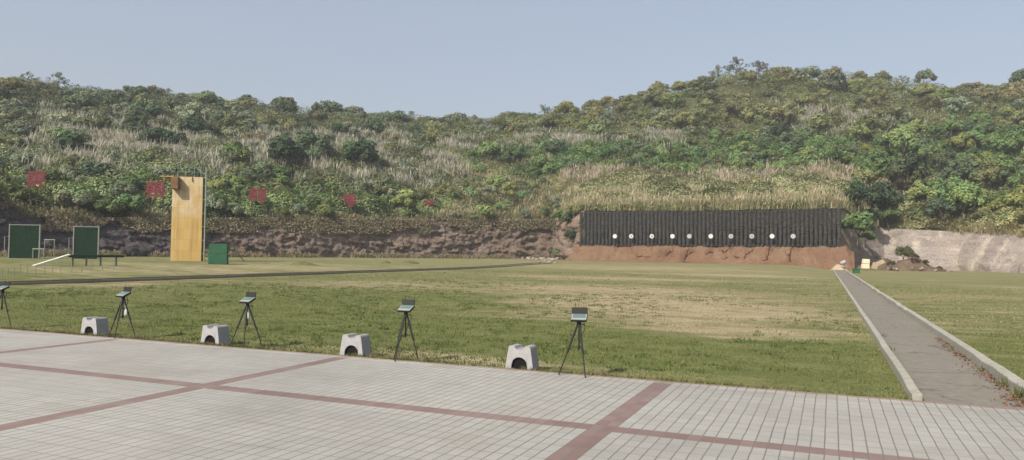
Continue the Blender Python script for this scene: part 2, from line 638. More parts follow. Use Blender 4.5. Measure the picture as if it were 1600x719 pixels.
MATS["red_paint"] = worn("faded red paint", (0.125, 0.014, 0.02), 0.7, 0.3, 2)
MATS["yellow"] = mat_yellow_board()
MATS["brown_board"] = worn("brown weathered board", (0.14, 0.082, 0.035), 0.8, 0.35, 2)
MATS["ochre"] = worn("ochre board", (0.50, 0.34, 0.14), 0.8, 0.25, 2)
MATS["green_pipe"] = worn("grey green pipe", (0.20, 0.25, 0.19), 0.55, 0.2, 4)
MATS["dark_steel"] = worn("dark steel", (0.05, 0.047, 0.042), 0.6, 0.3, 5)
MATS["green_box"] = worn("green box paint", (0.02, 0.095, 0.046), 0.7, 0.35, 2)
MATS["green_net"] = worn("dark green mesh cloth", (0.012, 0.03, 0.017), 0.95, 0.45, 3, 0.02)
MATS["white_paint"] = worn("weathered white paint", (0.48, 0.51, 0.44), 0.7, 0.15, 4)
MATS["pale_steel"] = worn("pale galvanised steel", (0.17, 0.18, 0.165), 0.55, 0.25, 6)
MATS["green_beam"] = worn("dark green beam", (0.015, 0.042, 0.022), 0.6, 0.3, 4)
MATS["cream"] = worn("cream foam", (0.58, 0.53, 0.38), 0.9, 0.1, 3)
MATS["tan_slab"] = worn("tan stone", (0.36, 0.28, 0.19), 0.9, 0.25, 3)
MATS["sack"] = worn("white sack cloth", (0.33, 0.33, 0.36), 0.9, 0.2, 8)
MATS["stone"] = worn("rubble stone", (0.27, 0.225, 0.19), 0.95, 0.4, 3)
MATS["white_bag"] = worn("white plastic bag", (0.36, 0.37, 0.37), 0.5, 0.08, 10)


def mat_screen():
    t = NT("display glass")
    return t.fin((0.10, 0.15, 0.145), 0.16, 0.6)


MATS["screen"] = mat_screen()

# ------------------------------------------------------------------ ground
def sheet(name, xs, ys, zfun, mat, label=None):
    X, Y = np.meshgrid(xs, ys)
    V = np.stack([X, Y, zfun(X, Y)], -1).reshape(-1, 3)
    n, m = len(ys), len(xs)
    i = np.arange(n * m).reshape(n, m)
    F = np.stack([i[:-1, :-1], i[:-1, 1:], i[1:, 1:], i[1:, :-1]], -1).reshape(-1, 4)
    o = link(name, mesh_data(name, V, F, mat, None, True))
    return tag(o, kind="structure", label=label)


xs = np.unique(np.concatenate([np.linspace(-600, -140, 12), np.linspace(-140, 60, 134), np.linspace(60, 600, 12)]))
ys = np.unique(np.concatenate([np.linspace(-300, -20, 8), np.linspace(-20, 160, 121), np.linspace(160, 600, 10)]))
sheet("grass_field", xs, ys, lambda X, Y: gz(X, Y) + np.where((Y > 8) & (Y < 130), 0.03 * fbm(X * .25, Y * .25), -0.02), MATS["lawn"],
      "level green lawn with dry tan patches")
sheet("pavement", np.linspace(-60, 40, 51), np.linspace(-25, 9.55, 18), lambda X, Y: 0 * X + 0.035, MATS["paving"],
      "cream block paving with crossing red bands")


def strip_path(x0, x1, name_path, lab, left, right, ext, skew=-0.0085, km="kerb"):
    """straight concrete path between two kerbs"""
    y0, y1 = 9.56, ext
    N = 46
    Y = np.linspace(y0, y1, N)

    def line(xa):
        return xa + skew * (Y - 9.6)
    V, F = [], []
    for i in range(N):
        for xa in np.linspace(x0, x1, 5):
            xx = xa + skew * (Y[i] - 9.6)
            V.append((xx, Y[i], float(gz(xx, Y[i])) + 0.026))
    idx = np.arange(N * 5).reshape(N, 5)
    F = np.stack([idx[:-1, :-1], idx[:-1, 1:], idx[1:, 1:], idx[1:, :-1]], -1).reshape(-1, 4)
    tag(link(name_path, mesh_data(name_path, V, F, MATS["path"], None, True)), lab, kind="structure")
    for side, xa, (w, h, nm) in (("a", x0, left), ("b", x1, right)):
        # chipped kerb: cross section swept along the path with uneven edges
        ns = 260
        YY = np.linspace(y0 + 0.004, y1, ns)
        a = xa - w if side == "a" else xa
        V = []
        r = np.random.default_rng(int(abs(xa) * 100) + 5)
        chip = np.clip(fbm(YY * 0.9, xa * 3.0, 0, 4) - 0.05, 0, 1) * 0.075
        for i in range(ns):
            bx = a + skew * (YY[i] - 9.6)
            g = float(gz(bx, YY[i]))
            c = chip[i] + r.random() * 0.006
            q = 0.012
            prof = [(0, -0.05), (0, h - q - c), (q, h - c), (w - q, h - c * 0.4), (w, h - q - c * 0.4), (w, -0.05)]
            V += [(bx + px, YY[i], g + pz) for px, pz in prof]
        idx = np.arange(ns * 6).reshape(ns, 6)
        F = np.stack([idx[:-1, :-1], idx[:-1, 1:], idx[1:, 1:], idx[1:, :-1]], -1).reshape(-1, 4)
        F = [list(f) for f in F] + [list(range(6)), [(ns - 1) * 6 + k for k in range(6)][::-1]]
        tag(link("kerb", mesh_data("kerb", V, F, MATS[km])), nm, kind="structure")


strip_path(0.92, 2.03, "path", "grey concrete path running to the far bank beside the lawn", (0.10, 0.13, "pale chipped kerb between lawn and path"),
           (0.13, 0.16, "pale kerb on the far side of the path"), 104.0)
strip_path(-30.6, -29.35, "path", "narrow grey path beyond the left edge of the lawn", (0.10, 0.12, "low kerb on the far side of the left path"),
           (0.12, 0.11, "low kerb with a dark face along the left lawn edge"), 84.0, -0.0085, "old_kerb")

# ------------------------------------------------------------------ hillside
# photo column: [rock/wall top], [terrace back], [mid slope], [ridge]  each (photo y, metres ahead); first the foot
SKY = [(-300, 128), (0, 118), (60, 112), (100, 113), (150, 124), (200, 123), (240, 127), (300, 139), (350, 150), (430, 148), (490, 152), (550, 162),
       (610, 166), (690, 180), (740, 172), (800, 169), (870, 160), (930, 152), (1000, 134), (1050, 120), (1100, 106), (1200, 94), (1260, 96),
       (1330, 100), (1430, 108), (1480, 121), (1540, 124), (1600, 118), (1900, 110)]


def sky_y(x):
    return float(np.interp(x, [a for a, b in SKY], [b for a, b in SKY]))


#        x     foot d  top(y, d)     k2(y, d)     k3(y, d)    ridge d
NODES = [(-300, 58, (318, 60.5), (285, 70), (215, 98), 150),
         (-100, 66, (318, 68.5), (290, 79), (220, 108), 158),
         (0, 72, (322, 74.5), (297, 85), (222, 114), 165),
         (40, 74, (340, 76.5), (300, 87), (224, 116), 167),
         (150, 80, (347, 82.5), (303, 92), (228, 120), 170),
         (300, 88, (347, 90.5), (305, 99), (232, 126), 174),
         (450, 98, (347, 100.5), (308, 109), (236, 136), 180),
         (600, 110, (348, 112.5), (312, 121), (236, 147), 188),
         (750, 122, (348, 124.5), (308, 133), (238, 156), 192),
         (868, 130, (349, 132), (300, 140), (236, 160), 194),
         (884, 117, (345, 119), (294, 137), (234, 160), 195),
         (905, 113, (331, 113.6), (290, 134), (232, 159), 196),
         (1000, 109.2, (331, 109.8), (290, 127), (230, 156), 198),
         (1100, 105.2, (331, 105.8), (290, 121), (228, 152), 200),
         (1200, 101.9, (329, 102.5), (288, 117), (225, 149), 200),
         (1310, 99, (327, 99.6), (290, 114), (225, 147), 199),
         (1345, 103, (345, 106), (300, 115), (225, 147), 198),
         (1380, 105, (358, 109), (305, 120), (225, 148), 197),
         (1500, 101, (364, 105), (315, 117), (228, 146), 194),
         (1600, 90, (369, 94), (322, 108), (235, 140), 190),
         (1900, 66, (385, 70), (340, 86), (260, 120), 175)]
NX = np.array([n[0] for n in NODES], float)
PK = np.zeros((6, len(NODES), 3))
for j, (x, fd, t1, t2, t3, rd) in enumerate(NODES):
    PK[0, j] = ground_depth(x, fd)
    PK[1, j] = at(x, *t1)
    PK[2, j] = at(x, *t2)
    PK[3, j] = at(x, *t3)
    PK[4, j] = at(x, sky_y(x) + 29, rd)
    PK[5, j] = at(x, sky_y(x) + 60, rd + 60)
_kk = np.arange(6.0)


def _catmull(Pk, k):
    """smooth profile between the rows"""
    i = np.clip(np.floor(k).astype(int), 0, 4)
    t = (k - i)[..., None]
    g = lambda a: np.take_along_axis(Pk, np.clip(a, 0, 5)[None, :, None].repeat(3, 2), 0)[0]
    p0, p1, p2, p3 = g(i - 1), g(i), g(i + 1), g(i + 2)
    p0 = np.where((i <= 1)[..., None], p1 + (p1 - p2) * 0.4, p0)
    return 0.5 * (2 * p1 + (p2 - p0) * t + (2 * p0 - 5 * p1 + 4 * p2 - p3) * t * t + (3 * p1 - p0 - 3 * p2 + p3) * t ** 3)


def hill(u, k):
    u = np.atleast_1d(np.asarray(u, float))
    k = np.atleast_1d(np.asarray(k, float))
    u, k = np.broadcast_arrays(u, k)
    sh = u.shape
    u, k = u.ravel(), k.ravel()
    Pk = np.stack([np.stack([np.interp(u, NX, PK[r, :, c]) for c in range(3)], -1) for r in range(6)], 0)
    P = _catmull(Pk, k)
    amp = 1.3 * smooth(1.15, 2.2, k) * (1 - 0.4 * smooth(3.2, 4.0, k))
    P[:, 2] += amp * fbm(P[:, 0] * 0.07, P[:, 1] * 0.07, 0, 3)
    return P.reshape(sh + (3,))


uu = np.arange(-300, 1901, 8.0)
kk = np.arange(1.0, 5.001, 0.05)
U, K = np.meshgrid(uu, kk)
V = hill(U, K).reshape(-1, 3)
i = np.arange(U.size).reshape(U.shape)
F = np.stack([i[:-1, :-1], i[:-1, 1:], i[1:, 1:], i[1:, :-1]], -1).reshape(-1, 4)
tag(link("hillside", mesh_data("hillside", V, F, MATS["hill"], None, True)), "overgrown hillside closing off the range", kind="structure")


def on_hill(x, y):
    """hill point showing at this photo pixel (bare slope)"""
    k = np.arange(1.0, 4.02, 0.01)
    P = hill(np.full_like(k, x), k)
    px, py = project(P)
    j = int(np.argmin(np.abs(py - y)))
    return P[j], k[j]


# rock faces -------------------------------------------------------
def rock_bank(u0, u1, mat, label, seed, amp=0.8, du=1.6, nv=30):
    us = np.arange(u0, u1 + 0.1, du)
    vs = np.linspace(0, 1, nv)
    U, Vv = np.meshgrid(us, vs)
    A = np.stack([np.interp(U, NX, PK[0, :, c]) for c in range(3)], -1)
    B = np.stack([np.interp(U, NX, PK[1, :, c]) for c in range(3)], -1)
    P = A + (B - A) * Vv[..., None]
    prof = Vv ** 1.5
    P[..., 0] = A[..., 0] + (B - A)[..., 0] * prof
    P[..., 1] = A[..., 1] + (B - A)[..., 1] * prof
    T = np.gradient(A, axis=1)
    T[..., 2] = 0
    T /= np.linalg.norm(T, axis=-1, keepdims=True) + 1e-9
    N = np.stack([T[..., 1], -T[..., 0], 0 * T[..., 0]], -1)
    s = np.cumsum(np.linalg.norm(np.gradient(A, axis=1), axis=-1), axis=1)
    z = P[..., 2]
    # tilted blocks: stepped ledges along the bedding plus vertical fractures
    bed = z * 0.9 + s * 0.10 + 0.5 * fbm(s * 0.3, z * 0.5, seed, 3)
    step = (_tab[(np.floor(bed * 1.6).astype(int) * 7 + np.floor(s * 0.55 + 0.7 * vnoise(s * 0.4, z, seed)).astype(int) * 13 + seed) & 511] - 0.5)
    blk = (_tab[(np.floor(bed * 3.5).astype(int) * 11 + np.floor(s * 1.4 + vnoise(s, z, seed + 3)).astype(int) * 5 + seed) & 511] - 0.5)
    d = amp * (1.1 * fbm(s * 0.13, z * 0.16, seed, 3) + 0.75 * step + 0.4 * blk + 0.5 * np.abs(fbm(s * 0.8, z * 0.9, seed + 5, 4)))
    d = d * smooth(0, 0.12, Vv) * 0.9 + (1 - Vv) * 0.3 * (0.5 + fbm(s * 0.5, 0, seed, 3))
    d *= 1 - 0.8 * smooth(0.9, 1.0, Vv)
    P = P + N * d[..., None]
    P[-1, :, 2] += 0.15
    P[0, :, 2] -= 0.15
    i = np.arange(U.size).reshape(U.shape)
    F = np.stack([i[:-1, :-1], i[:-1, 1:], i[1:, 1:], i[1:, :-1]], -1).reshape(-1, 4)
    o = link("rock_bank", mesh_data("rock_bank", P.reshape(-1, 3), F, mat))
    return tag(o, label, kind="structure")


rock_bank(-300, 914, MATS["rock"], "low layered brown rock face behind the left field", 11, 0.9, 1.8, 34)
rock_bank(908, 1310, MATS["shade_soil"], "earth face hidden behind the tyre wall, coloured dark as shade", 23, 0.25, 4.0, 12)
rock_bank(1304, 1880, MATS["rock_grey"], "smooth grey cut rock face to the right of the tyre wall", 31, 0.22, 2.2, 24)

# red soil berm under the tyre wall ------------------------------------
WALL_Y = 105.0
bl, br = at_plane_y(905, 383, WALL_Y), at_plane_y(1313, 383, WALL_Y - 0.3)
BX0, BX1 = bl[0], br[0]
NB, NR = 460, 60
sx = np.linspace(BX0 - 1.9, BX1 + 1.6, NB)
tt = np.linspace(0, 1, NR)
S, Tt = np.meshgrid(sx, tt)
foot_y = WALL_Y - 2.8
top_z = np.interp(S, [BX0, BX1], [bl[2], br[2]])
Yb = foot_y + (WALL_Y + 1.2 - foot_y) * Tt + 0.5 * (1 - Tt) * fbm(S * 0.3, 1.0, 2.0, 3)
g = gz(S, Yb)
rise = smooth(0.0, 0.72, Tt) * (1 - 0.25 * (1 - Tt))
rise = rise / rise.max()
endl = smooth(BX0 - 1.9, BX0 - 0.2, S)
endr = 1 - 0.25 * smooth(BX1 + 0.6, BX1 + 1.6, S)
Zb = g - 0.05 + (top_z - g + 0.05) * rise * endl * endr
gul = np.abs(fbm(S * 0.45 + 0.35 * np.sin(Tt * 5), Tt * 1.5, 9, 4))
Zb += (0.34 * fbm(S * 0.8, Yb * 0.8, 3, 4) - 0.5 * np.clip(0.05 - gul, 0, 1) * 8 * 0.4) * smooth(0, .2, Tt) * (1 - smooth(0.75, 0.95, Tt))
def berm_z(x, y):
    j = int(np.clip(np.searchsorted(sx, x), 0, NB - 1))
    return float(np.interp(y, Yb[:, j], Zb[:, j]))


def berm_at_px(px, py):
    """point of the berm slope seen at this photo pixel"""
    best = None
    for y in np.linspace(foot_y, WALL_Y + 0.5, 80):
        p = at_plane_y(px, py, y)
        e = abs(p[2] - berm_z(p[0], y))
        if best is None or e < best[0]:
            best = (e, p)
    return best[1]


# erosion gullies on the berm (dark washed-out channels with real depth)
GUL = [[(1048, 389), (1042, 396), (1046, 392), (1052, 390)], [(1076, 387), (1073, 395), (1070, 402), (1078, 393), (1084, 391)],
       [(998, 399), (1006, 398), (1016, 399)], [(1104, 394), (1109, 391), (1114, 393)], [(1127, 389), (1132, 392), (1138, 388), (1142, 385)],
       [(1132, 402), (1138, 399)], [(1148, 398), (1154, 400)], [(1163, 402), (1166, 395), (1172, 392), (1177, 388)],
       [(1205, 384), (1201, 393), (1199, 402), (1193, 404)], [(1238, 385), (1235, 392), (1234, 400), (1236, 406)], [(1229, 394), (1236, 394)]]
LINES = []
for gpts in GUL:
    P = [berm_at_px(*q) for q in gpts]
    pts = []
    for a, b in zip(P[:-1], P[1:]):
        for t in np.linspace(0, 1, 7)[:-1]:
            pts.append(a + (b - a) * t + np.array([RNG.normal() * 0.06, RNG.normal() * 0.04, 0]))
    pts.append(P[-1])
    LINES.append((np.array(pts), 0.09 + 0.06 * RNG.random(len(pts))))
for pts, wd in LINES:                                   # carve the channels into the berm
    cut = np.zeros_like(Zb)
    for q, w_ in zip(pts, wd):
        cut = np.maximum(cut, np.exp(-(((S - q[0]) / (w_ * 1.25)) ** 2 + ((Yb - q[1]) / (w_ * 1.6)) ** 2)))
    Zb -= 0.26 * cut
i = np.arange(S.size).reshape(S.shape)
F = np.stack([i[:-1, :-1], i[:-1, 1:], i[1:, 1:], i[1:, :-1]], -1).reshape(-1, 4)
tag(link("soil_berm", mesh_data("soil_berm", np.stack([S, Yb, Zb], -1).reshape(-1, 3), F, MATS["soil"], None, True)),
    "bare red soil berm under the tyre wall", kind="structure")


for pts, wd in LINES:                                   # dark tube along each channel bottom, its colour standing for shade
    m = MB()
    pp_ = [np.array((q[0], q[1], berm_z(q[0], q[1]) - 0.02)) for q in pts]
    m.tube(pp_, [float(w_) * 0.75 for w_ in wd], 7)
    tag(m.build("erosion_gully", MATS["gully"]), kind="structure")

# ------------------------------------------------------------------ tyre wall
def tyre_stack_mesh(seed, n):
    r = np.random.default_rng(seed)
    V, F = [], []
    seg = 12
    h = 0.183
    for t in range(n):
        ox, oy = r.normal(0, 0.022, 2)
        ph = r.random()
        R = 0.248 + r.normal(0, 0.008)
        prof = [(R - 0.075, 0.0), (R - 0.015, 0.03), (R, 0.065), (R, 0.118), (R - 0.015, 0.153), (R - 0.075, h)]
        b = len(V)
        for (rr, zz) in prof:
            for s in range(seg):
                a = 2 * math.pi * (s + ph) / seg
                V.append((ox + rr * math.cos(a), oy + rr * math.sin(a), t * h + zz))
        for k in range(len(prof) - 1):
            for s in range(seg):
                j = (s + 1) % seg
                F.append([b + k * seg + s, b + k * seg + j, b + (k + 1) * seg + j, b + (k + 1) * seg + s])
    b = len(V) - seg
    F.append([b + s for s in range(seg)])
    return mesh_data("tyre_stack", V, F, MATS["rubber"], None, True)


NST = 64
wall_h = []
TOPS = [(905, 332), (1100, 331), (1200, 330), (1260, 327), (1312, 325)]
metas = [tyre_stack_mesh(100 + k, n) for k, n in enumerate((23, 24, 24, 24, 25, 25))]
XA, XB = at_plane_y(907.5, 384, WALL_Y)[0], at_plane_y(1311, 384, WALL_Y)[0]
for s in range(NST):
    xw_ = XA + (XB - XA) * s / (NST - 1)
    px = float(project(np.array((xw_, WALL_Y, 5.0)))[0])
    p = at_plane_y(px, 384, WALL_Y)
    ty = np.interp(px, [a for a, b in TOPS], [b for a, b in TOPS])
    pt = at_plane_y(px, ty + random.uniform(-0.9, 0.9), WALL_Y)
    n = (pt[2] - p[2]) / 0.183
    me = metas[(s * 5 + s // 7) % len(metas)]
    o = link("tyre_stack", me, None, (p[0], WALL_Y + random.gauss(0, 0.03), p[2] - 0.1), random.random() * 6)
    o.scale = (0.97, 0.97, (pt[2] - p[2] + 0.1) / (0.183 * (23, 24, 24, 24, 25, 25)[(s * 5 + s // 7) % 6]))
    o.rotation_euler = (random.gauss(0, 0.004), random.gauss(0, 0.007), random.random() * 6)
    if s == 0:
        lab = "dusty black tyre stack at the end of the tyre wall beside the dark rock corner"
    elif s == NST - 1:
        lab = "dusty black tyre stack at the end of the tyre wall beside the overhanging green bush"
    elif px < 950:
        lab = "tall stack of dusty black tyres in the wall between rock corner and first round target"
    elif px < 1250:
        lab = "tall stack of dusty black tyres in the wall behind the row of round targets"
    else:
        lab = "tall stack of dusty black tyres in the wall between last round target and green bush"
    tag(o, lab, "tyre stack", "stacked tyres of the backstop wall")
# dark strap sagging along the wall
m = MB()
pp = [at_plane_y(x, y, WALL_Y - 0.34) for x, y in ((1112, 358), (1125, 357.5), (1140, 358), (1155, 357), (1170, 357), (1182, 358))]
m.tube(pp, 0.035, 6)
tag(m.build("strap", MATS["black_plastic"]), "black strap stretched across the middle of the tyre wall", "strap")

# round targets -----------------------------------------------------
TGT = [(960.7, 1, 0), (986.3, 1, 1), (1018.5, 1, 1), (1050.7, 1, 0), (1077.1, 0, 0), (1110.6, 1, 0), (1142, 0, 1), (1174.7, 0, 1), (1206.3, 1, 0), (1239.2, 0, 0)]
NAMES = ["first", "second", "third", "fourth", "fifth", "sixth", "seventh", "eighth", "ninth", "tenth"]


def disc(m, r, y0, y1, n=24, r2=None):
    m.prism([(r * math.cos(2 * math.pi * k / n), r * math.sin(2 * math.pi * k / n)) for k in range(n)], y0, y1)
    return m


for k, (px, bright, ring) in enumerate(TGT):
    c = at_plane_y(px, 369.2, WALL_Y - 0.95)
    base = berm_z(c[0], WALL_Y - 0.95)
    t = empty("round_target", (c[0], c[1], base))
    hz = c[2] - base
    disc(MB(), 0.30, -0.02, 0.02).build("target_face", MATS["white_board" if bright else "grey_board"], t, loc=(0, 0, hz))
    if ring:
        m = MB()
        disc(m, 0.15, -0.026, -0.0205, 18)
        m.build("bullseye", MATS["ring"], t, loc=(0.02, 0, hz - 0.02))
    m = MB()
    m.tube([(0, 0.05, -0.1), (0, 0.05, hz + 0.2)], 0.022, 6)
    m.build("post", MATS["dark_steel"], t)
    look = ("white" if bright else "greyish") + (" round target with a grey centre" if ring else " plain round target")
    tag(t, f"{look}, {NAMES[k]} from the rock corner before the tyre wall", "target", "round targets before the tyre wall")

# ------------------------------------------------------------------ shooting line: rests and tripods
def make_rest():
    t = empty("rifle_rest")
    h, wb, wt, d = 0.30, 0.40, 0.315, 0.25
    ar, az = 0.118, 0.035
    out = [(-wb / 2, 0), (-wt / 2, h - 0.02), (-wt / 2 + 0.015, h)]
    out += [(-0.075, h), (-0.062, h - 0.02)] + [(0.06 * math.cos(a), h - 0.022 - 0.03 * math.sin(-a)) for a in np.linspace(math.pi * 1.05, math.pi * 1.95, 7)] + [(0.062, h - 0.02), (0.075, h)]
    out += [(wt / 2 - 0.015, h), (wt / 2, h - 0.02), (wb / 2, 0)]
    arch = [(ar, 0)] + [(ar * math.cos(a), az + ar * math.sin(a)) for a in np.linspace(0, math.pi, 15)] + [(-ar, 0)]
    poly = out + arch
    import bmesh
    bm = bmesh.new()
    n = len(poly)
    fr = [bm.verts.new((x, -d / 2, z)) for x, z in poly]
    bk = [bm.verts.new((x * 0.96, d / 2, z)) for x, z in poly]
    for i in range(n):
        j = (i + 1) % n
        bm.faces.new((fr[i], bk[i], bk[j], fr[j]))
    f1 = bm.faces.new(fr)
    f2 = bm.faces.new(bk[::-1])
    bmesh.ops.triangulate(bm, faces=[f1, f2])
    bmesh.ops.recalc_face_normals(bm, faces=bm.faces[:])
    me = bpy.data.meshes.new("body")
    bm.to_mesh(me)
    bm.free()
    me.materials.append(MATS["rest_grey"])
    link("body", me, t)
    # solid black plug in the arch, standing for the shade of the hollow
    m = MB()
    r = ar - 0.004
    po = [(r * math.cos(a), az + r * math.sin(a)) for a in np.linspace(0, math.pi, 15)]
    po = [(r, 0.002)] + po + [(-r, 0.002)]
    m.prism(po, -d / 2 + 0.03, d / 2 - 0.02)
    m.build("arch_shade", MATS["dark_inside"], t)
    return t


REST_X = [(-3.86, 0.0), (-6.53, 0.03), (-9.22, -0.03), (-11.96, 0.02)]
REST_L = ["pale grey arched rifle rest with a deep notch, between the right-hand two tripods on the kerb",
          "pale grey arched rifle rest standing where a red paving band meets the lawn",
          "pale grey arched rifle rest between the tripod with white bag and the tripod with bright tray",
          "pale grey arched rifle rest farthest from the path, beside the tripod with bright tray"]
REST_L[2] = "pale grey arched rifle rest between the two leftmost complete tripods"
REST_L[0] = "pale grey arched rifle rest nearest the path, beside the black hooded display facing the viewer"
rest0 = make_rest()
for k, (x, rz) in enumerate(REST_X):
    t = rest0 if k == 0 else copy_tree(rest0)
    t.location = (x, 9.70, 0.036)
    t.rotation_euler = (0, 0, rz)
    tag(t, REST_L[k], "rifle rest", "rifle rests along the paving edge")


def make_tripod(yaw, leg_az, lean=0.0):
    t = empty("display_tripod")
    apex = 0.66
    for k, (a, r) in enumerate(leg_az):
        m = MB()
        top = np.array((0.022 * math.cos(a), 0.022 * math.sin(a), apex))
        ft = np.array((r * math.cos(a), r * math.sin(a), 0.004))
        kn = top + (ft - top) * 0.52
        m.tube([top, kn], [0.0155, 0.0135], 8)
        m.tube([kn, ft], [0.010, 0.0085], 8)
        m.tube([kn + (top - kn) * 0.06, kn - (top - kn) * 0.05], 0.0175, 8)
        lg = m.build("leg", MATS["black_metal"], t)
        f = MB()
        f.tube([ft + np.array((0, 0, 0.014)), ft - np.array((0, 0, 0.003))], [0.009, 0.011], 8)
        f.build("foot", MATS["black_plastic"], lg)
    m = MB()
    m.tube([(0, 0, 0.34), (0, 0, apex + 0.05)], 0.010, 8)
    m.tube([(0, 0, 0.335), (0, 0, 0.40)], 0.016, 8)
    m.build("centre_column", MATS["black_metal"], t)
    m = MB()
    for (a, r) in leg_az:
        s = 0.45
        kn = np.array((r * s * math.cos(a), r * s * math.sin(a), apex * (1 - s) * 0.97))
        m.tube([(0, 0, 0.39), kn], 0.0045, 6)
    m.build("spreader", MATS["black_metal"], t)
    m = MB()
    m.tube([(0, 0, apex - 0.03), (0, 0, apex + 0.02), (0, 0, apex + 0.045)], [0.034, 0.028, 0.02], 10)
    m.tube([(0, 0, apex + 0.03), (0, 0, apex + 0.075)], [0.03, 0.038], 10)
    m.tube([(0.02, -0.01, apex + 0.03), (0.07, 0.05, apex - 0.005)], 0.006, 6)
    m.build("pan_head", MATS["black_plastic"], t)
    # hooded display: tray tilted to the shooter, lid standing behind it
    hd = empty("display", (0, 0, apex + 0.085), yaw)
    hd.parent = t
    tilt = rad(24)
    R = rotm("X", tilt)
    m = MB()
    m.box((0, 0, 0.012), (0.215, 0.165, 0.034), R, 1, 0.006)
    m.build("tray", MATS["black_plastic"], hd)
    m = MB()
    m.box(R @ np.array((0, 0.0, 0.0185)) + np.array((0, 0, 0.012)), (0.205, 0.155, 0.006), R, 1, 0.002)
    m.build("faceplate", MATS["silver"], hd)
    m = MB()
    m.box(R @ np.array((0, 0.018, 0.0225)) + np.array((0, 0, 0.012)), (0.165, 0.10, 0.003), R)
    m.build("screen", MATS["screen"], hd)
    hinge = R @ np.array((0, 0.084, 0.02)) + np.array((0, 0, 0.012))
    m = MB()
    R2 = rotm("X", rad(-8))
    m.box(hinge + R2 @ np.array((0, 0.004, 0.041)), (0.212, 0.014, 0.084), R2, 1, 0.004)
    for sgn in (-1, 1):
        m.prism([(0, 0)] * 0 or [(sgn * 0.106, 0), (sgn * 0.112, 0), (sgn * 0.112, 0.001), (sgn * 0.106, 0.001)], 0, 0.001)
    m.build("hood", MATS["black_plastic"], hd)
    m = MB()
    m.tube([hinge + np.array((-0.055, 0.01, 0.05)), hinge + np.array((-0.058, 0.014, 0.15))], [0.004, 0.0025], 6)
    m.build("antenna", MATS["black_plastic"], hd)
    m = MB()
    # black cable looping from the display down the column
    m.tube([(0.05, 0.03, apex + 0.07), (0.075, 0.035, apex - 0.03), (0.04, 0.02, apex - 0.14), (0.013, 0.008, apex - 0.2), (0.012, 0.006, 0.42)], 0.0035, 6)
    m.build("cable", MATS["black_plastic"], t)
    return t


TRI = [(-2.99, 9.45, rad(12), [(rad(203), 0.26), (rad(75), 0.16), (rad(-48), 0.22)], "black display tripod nearest the path, its black hood square to the viewer"),
       (-5.60, 9.55, rad(2), [(rad(195), 0.17), (rad(20), 0.20), (rad(-105), 0.20)], "black display tripod with silver tray, beside the rest on a red paving band"),
       (-8.57, 9.68, rad(0), [(rad(215), 0.26), (rad(18), 0.27), (rad(-65), 0.16)], "black display tripod with dull grey tray and white bag under its head"),
       (-11.21, 9.62, rad(-6), [(rad(205), 0.24), (rad(15), 0.26), (rad(-85), 0.17)], "black display tripod whose pale tray shines white, second from the frame's left edge"),
       (-14.46, 9.72, rad(-4), [(rad(205), 0.24), (rad(0), 0.29), (rad(-95), 0.20)], "black display tripod cut off by the frame's left edge")]
for k, (x, y, yaw, legs, lab) in enumerate(TRI):
    t = make_tripod(yaw, legs)
    t.location = (x, y, 0.037)
    t.scale = (0.96, 0.96, 0.96)
    tag(t, lab, "tripod", "display tripods along the shooting line")


def hanging_bag(loc, lab, s=1.0):
    m = MB()
    prof = [(0.0, 0.0), (0.028, 0.008), (0.036, 0.04), (0.03, 0.085), (0.016, 0.115), (0.008, 0.125)]
    n = 10
    V, F = [], []
    for r, z in prof:
        for j in range(n):
            a = 2 * math.pi * j / n
            w = 1 + 0.12 * math.sin(3 * a + z * 40)
            V.append((r * s * w * math.cos(a), 0.6 * r * s * w * math.sin(a), z * s))
    for i in range(len(prof) - 1):
        for j in range(n):
            F.append([i * n + j, i * n + (j + 1) % n, (i + 1) * n + (j + 1) % n, (i + 1) * n + j])
    m.add(V, F)
    m.tube([(0, 0, 0.12 * s), (-0.02, 0, 0.17 * s)], 0.003, 5)
    tag(m.build("white_bag", MATS["white_bag"], None, True, loc), lab, "bag", "white bags hung on tripods")


hanging_bag((-8.54, 9.66, 0.46), "small white plastic bag hanging under the head of the grey-tray tripod")
hanging_bag((-11.14, 9.62, 0.40), "white plastic bag hanging on the tripod whose tray shines white", 1.0)

# ------------------------------------------------------------------ climbing tower
p = ground_at(290, 408)
dep = float(-((p - EYE) @ M)[2])
SC = dep / FPX
TW, TH, TD = 45 * SC * 1.02, 132 * SC, 0.7
yaw = math.atan2(p[0], -p[1]) * 0 + rad(30)
tw = empty("climbing_tower", p, yaw)
m = MB()
m.box((0, 0.06, TH / 2), (TW, 0.10, TH), None, 0.985)
m.build("front_board", MATS["yellow"], tw)
m = MB()
m.box((TW / 2 - 0.08, TD / 2 + 0.12, TH / 2 - 0.02), (0.07, TD, TH - 0.05))
m.box((-TW / 2 + 0.08, TD / 2 + 0.12, TH / 2 - 0.02), (0.07, TD, TH - 0.05))
m.box((0, TD + 0.12, TH / 2 - 0.02), (TW - 0.25, 0.07, TH - 0.06))
for q in range(5):
    m.box((0, TD / 2 + 0.1, TH * (0.17 + 0.19 * q)), (TW - 0.3, TD - 0.1, 0.06))
m.build("side_wall", MATS["brown_board"], tw)
m = MB()
m.box((-TW / 2 + 0.36, -0.34, TH - 0.55), (0.60, 0.66, 0.98), None, 0.9, 0.03)
m.build("overhang_box", MATS["brown_board"], tw)
m = MB()
m.box((-TW / 2 - 0.02, -0.12, TH - 0.18), (1.1, 0.06, 0.30))
m.box((-TW / 2 - 0.25, -0.30, TH - 0.05), (1.0, 0.6, 0.05))
m.build("platform", MATS["ochre"], tw)
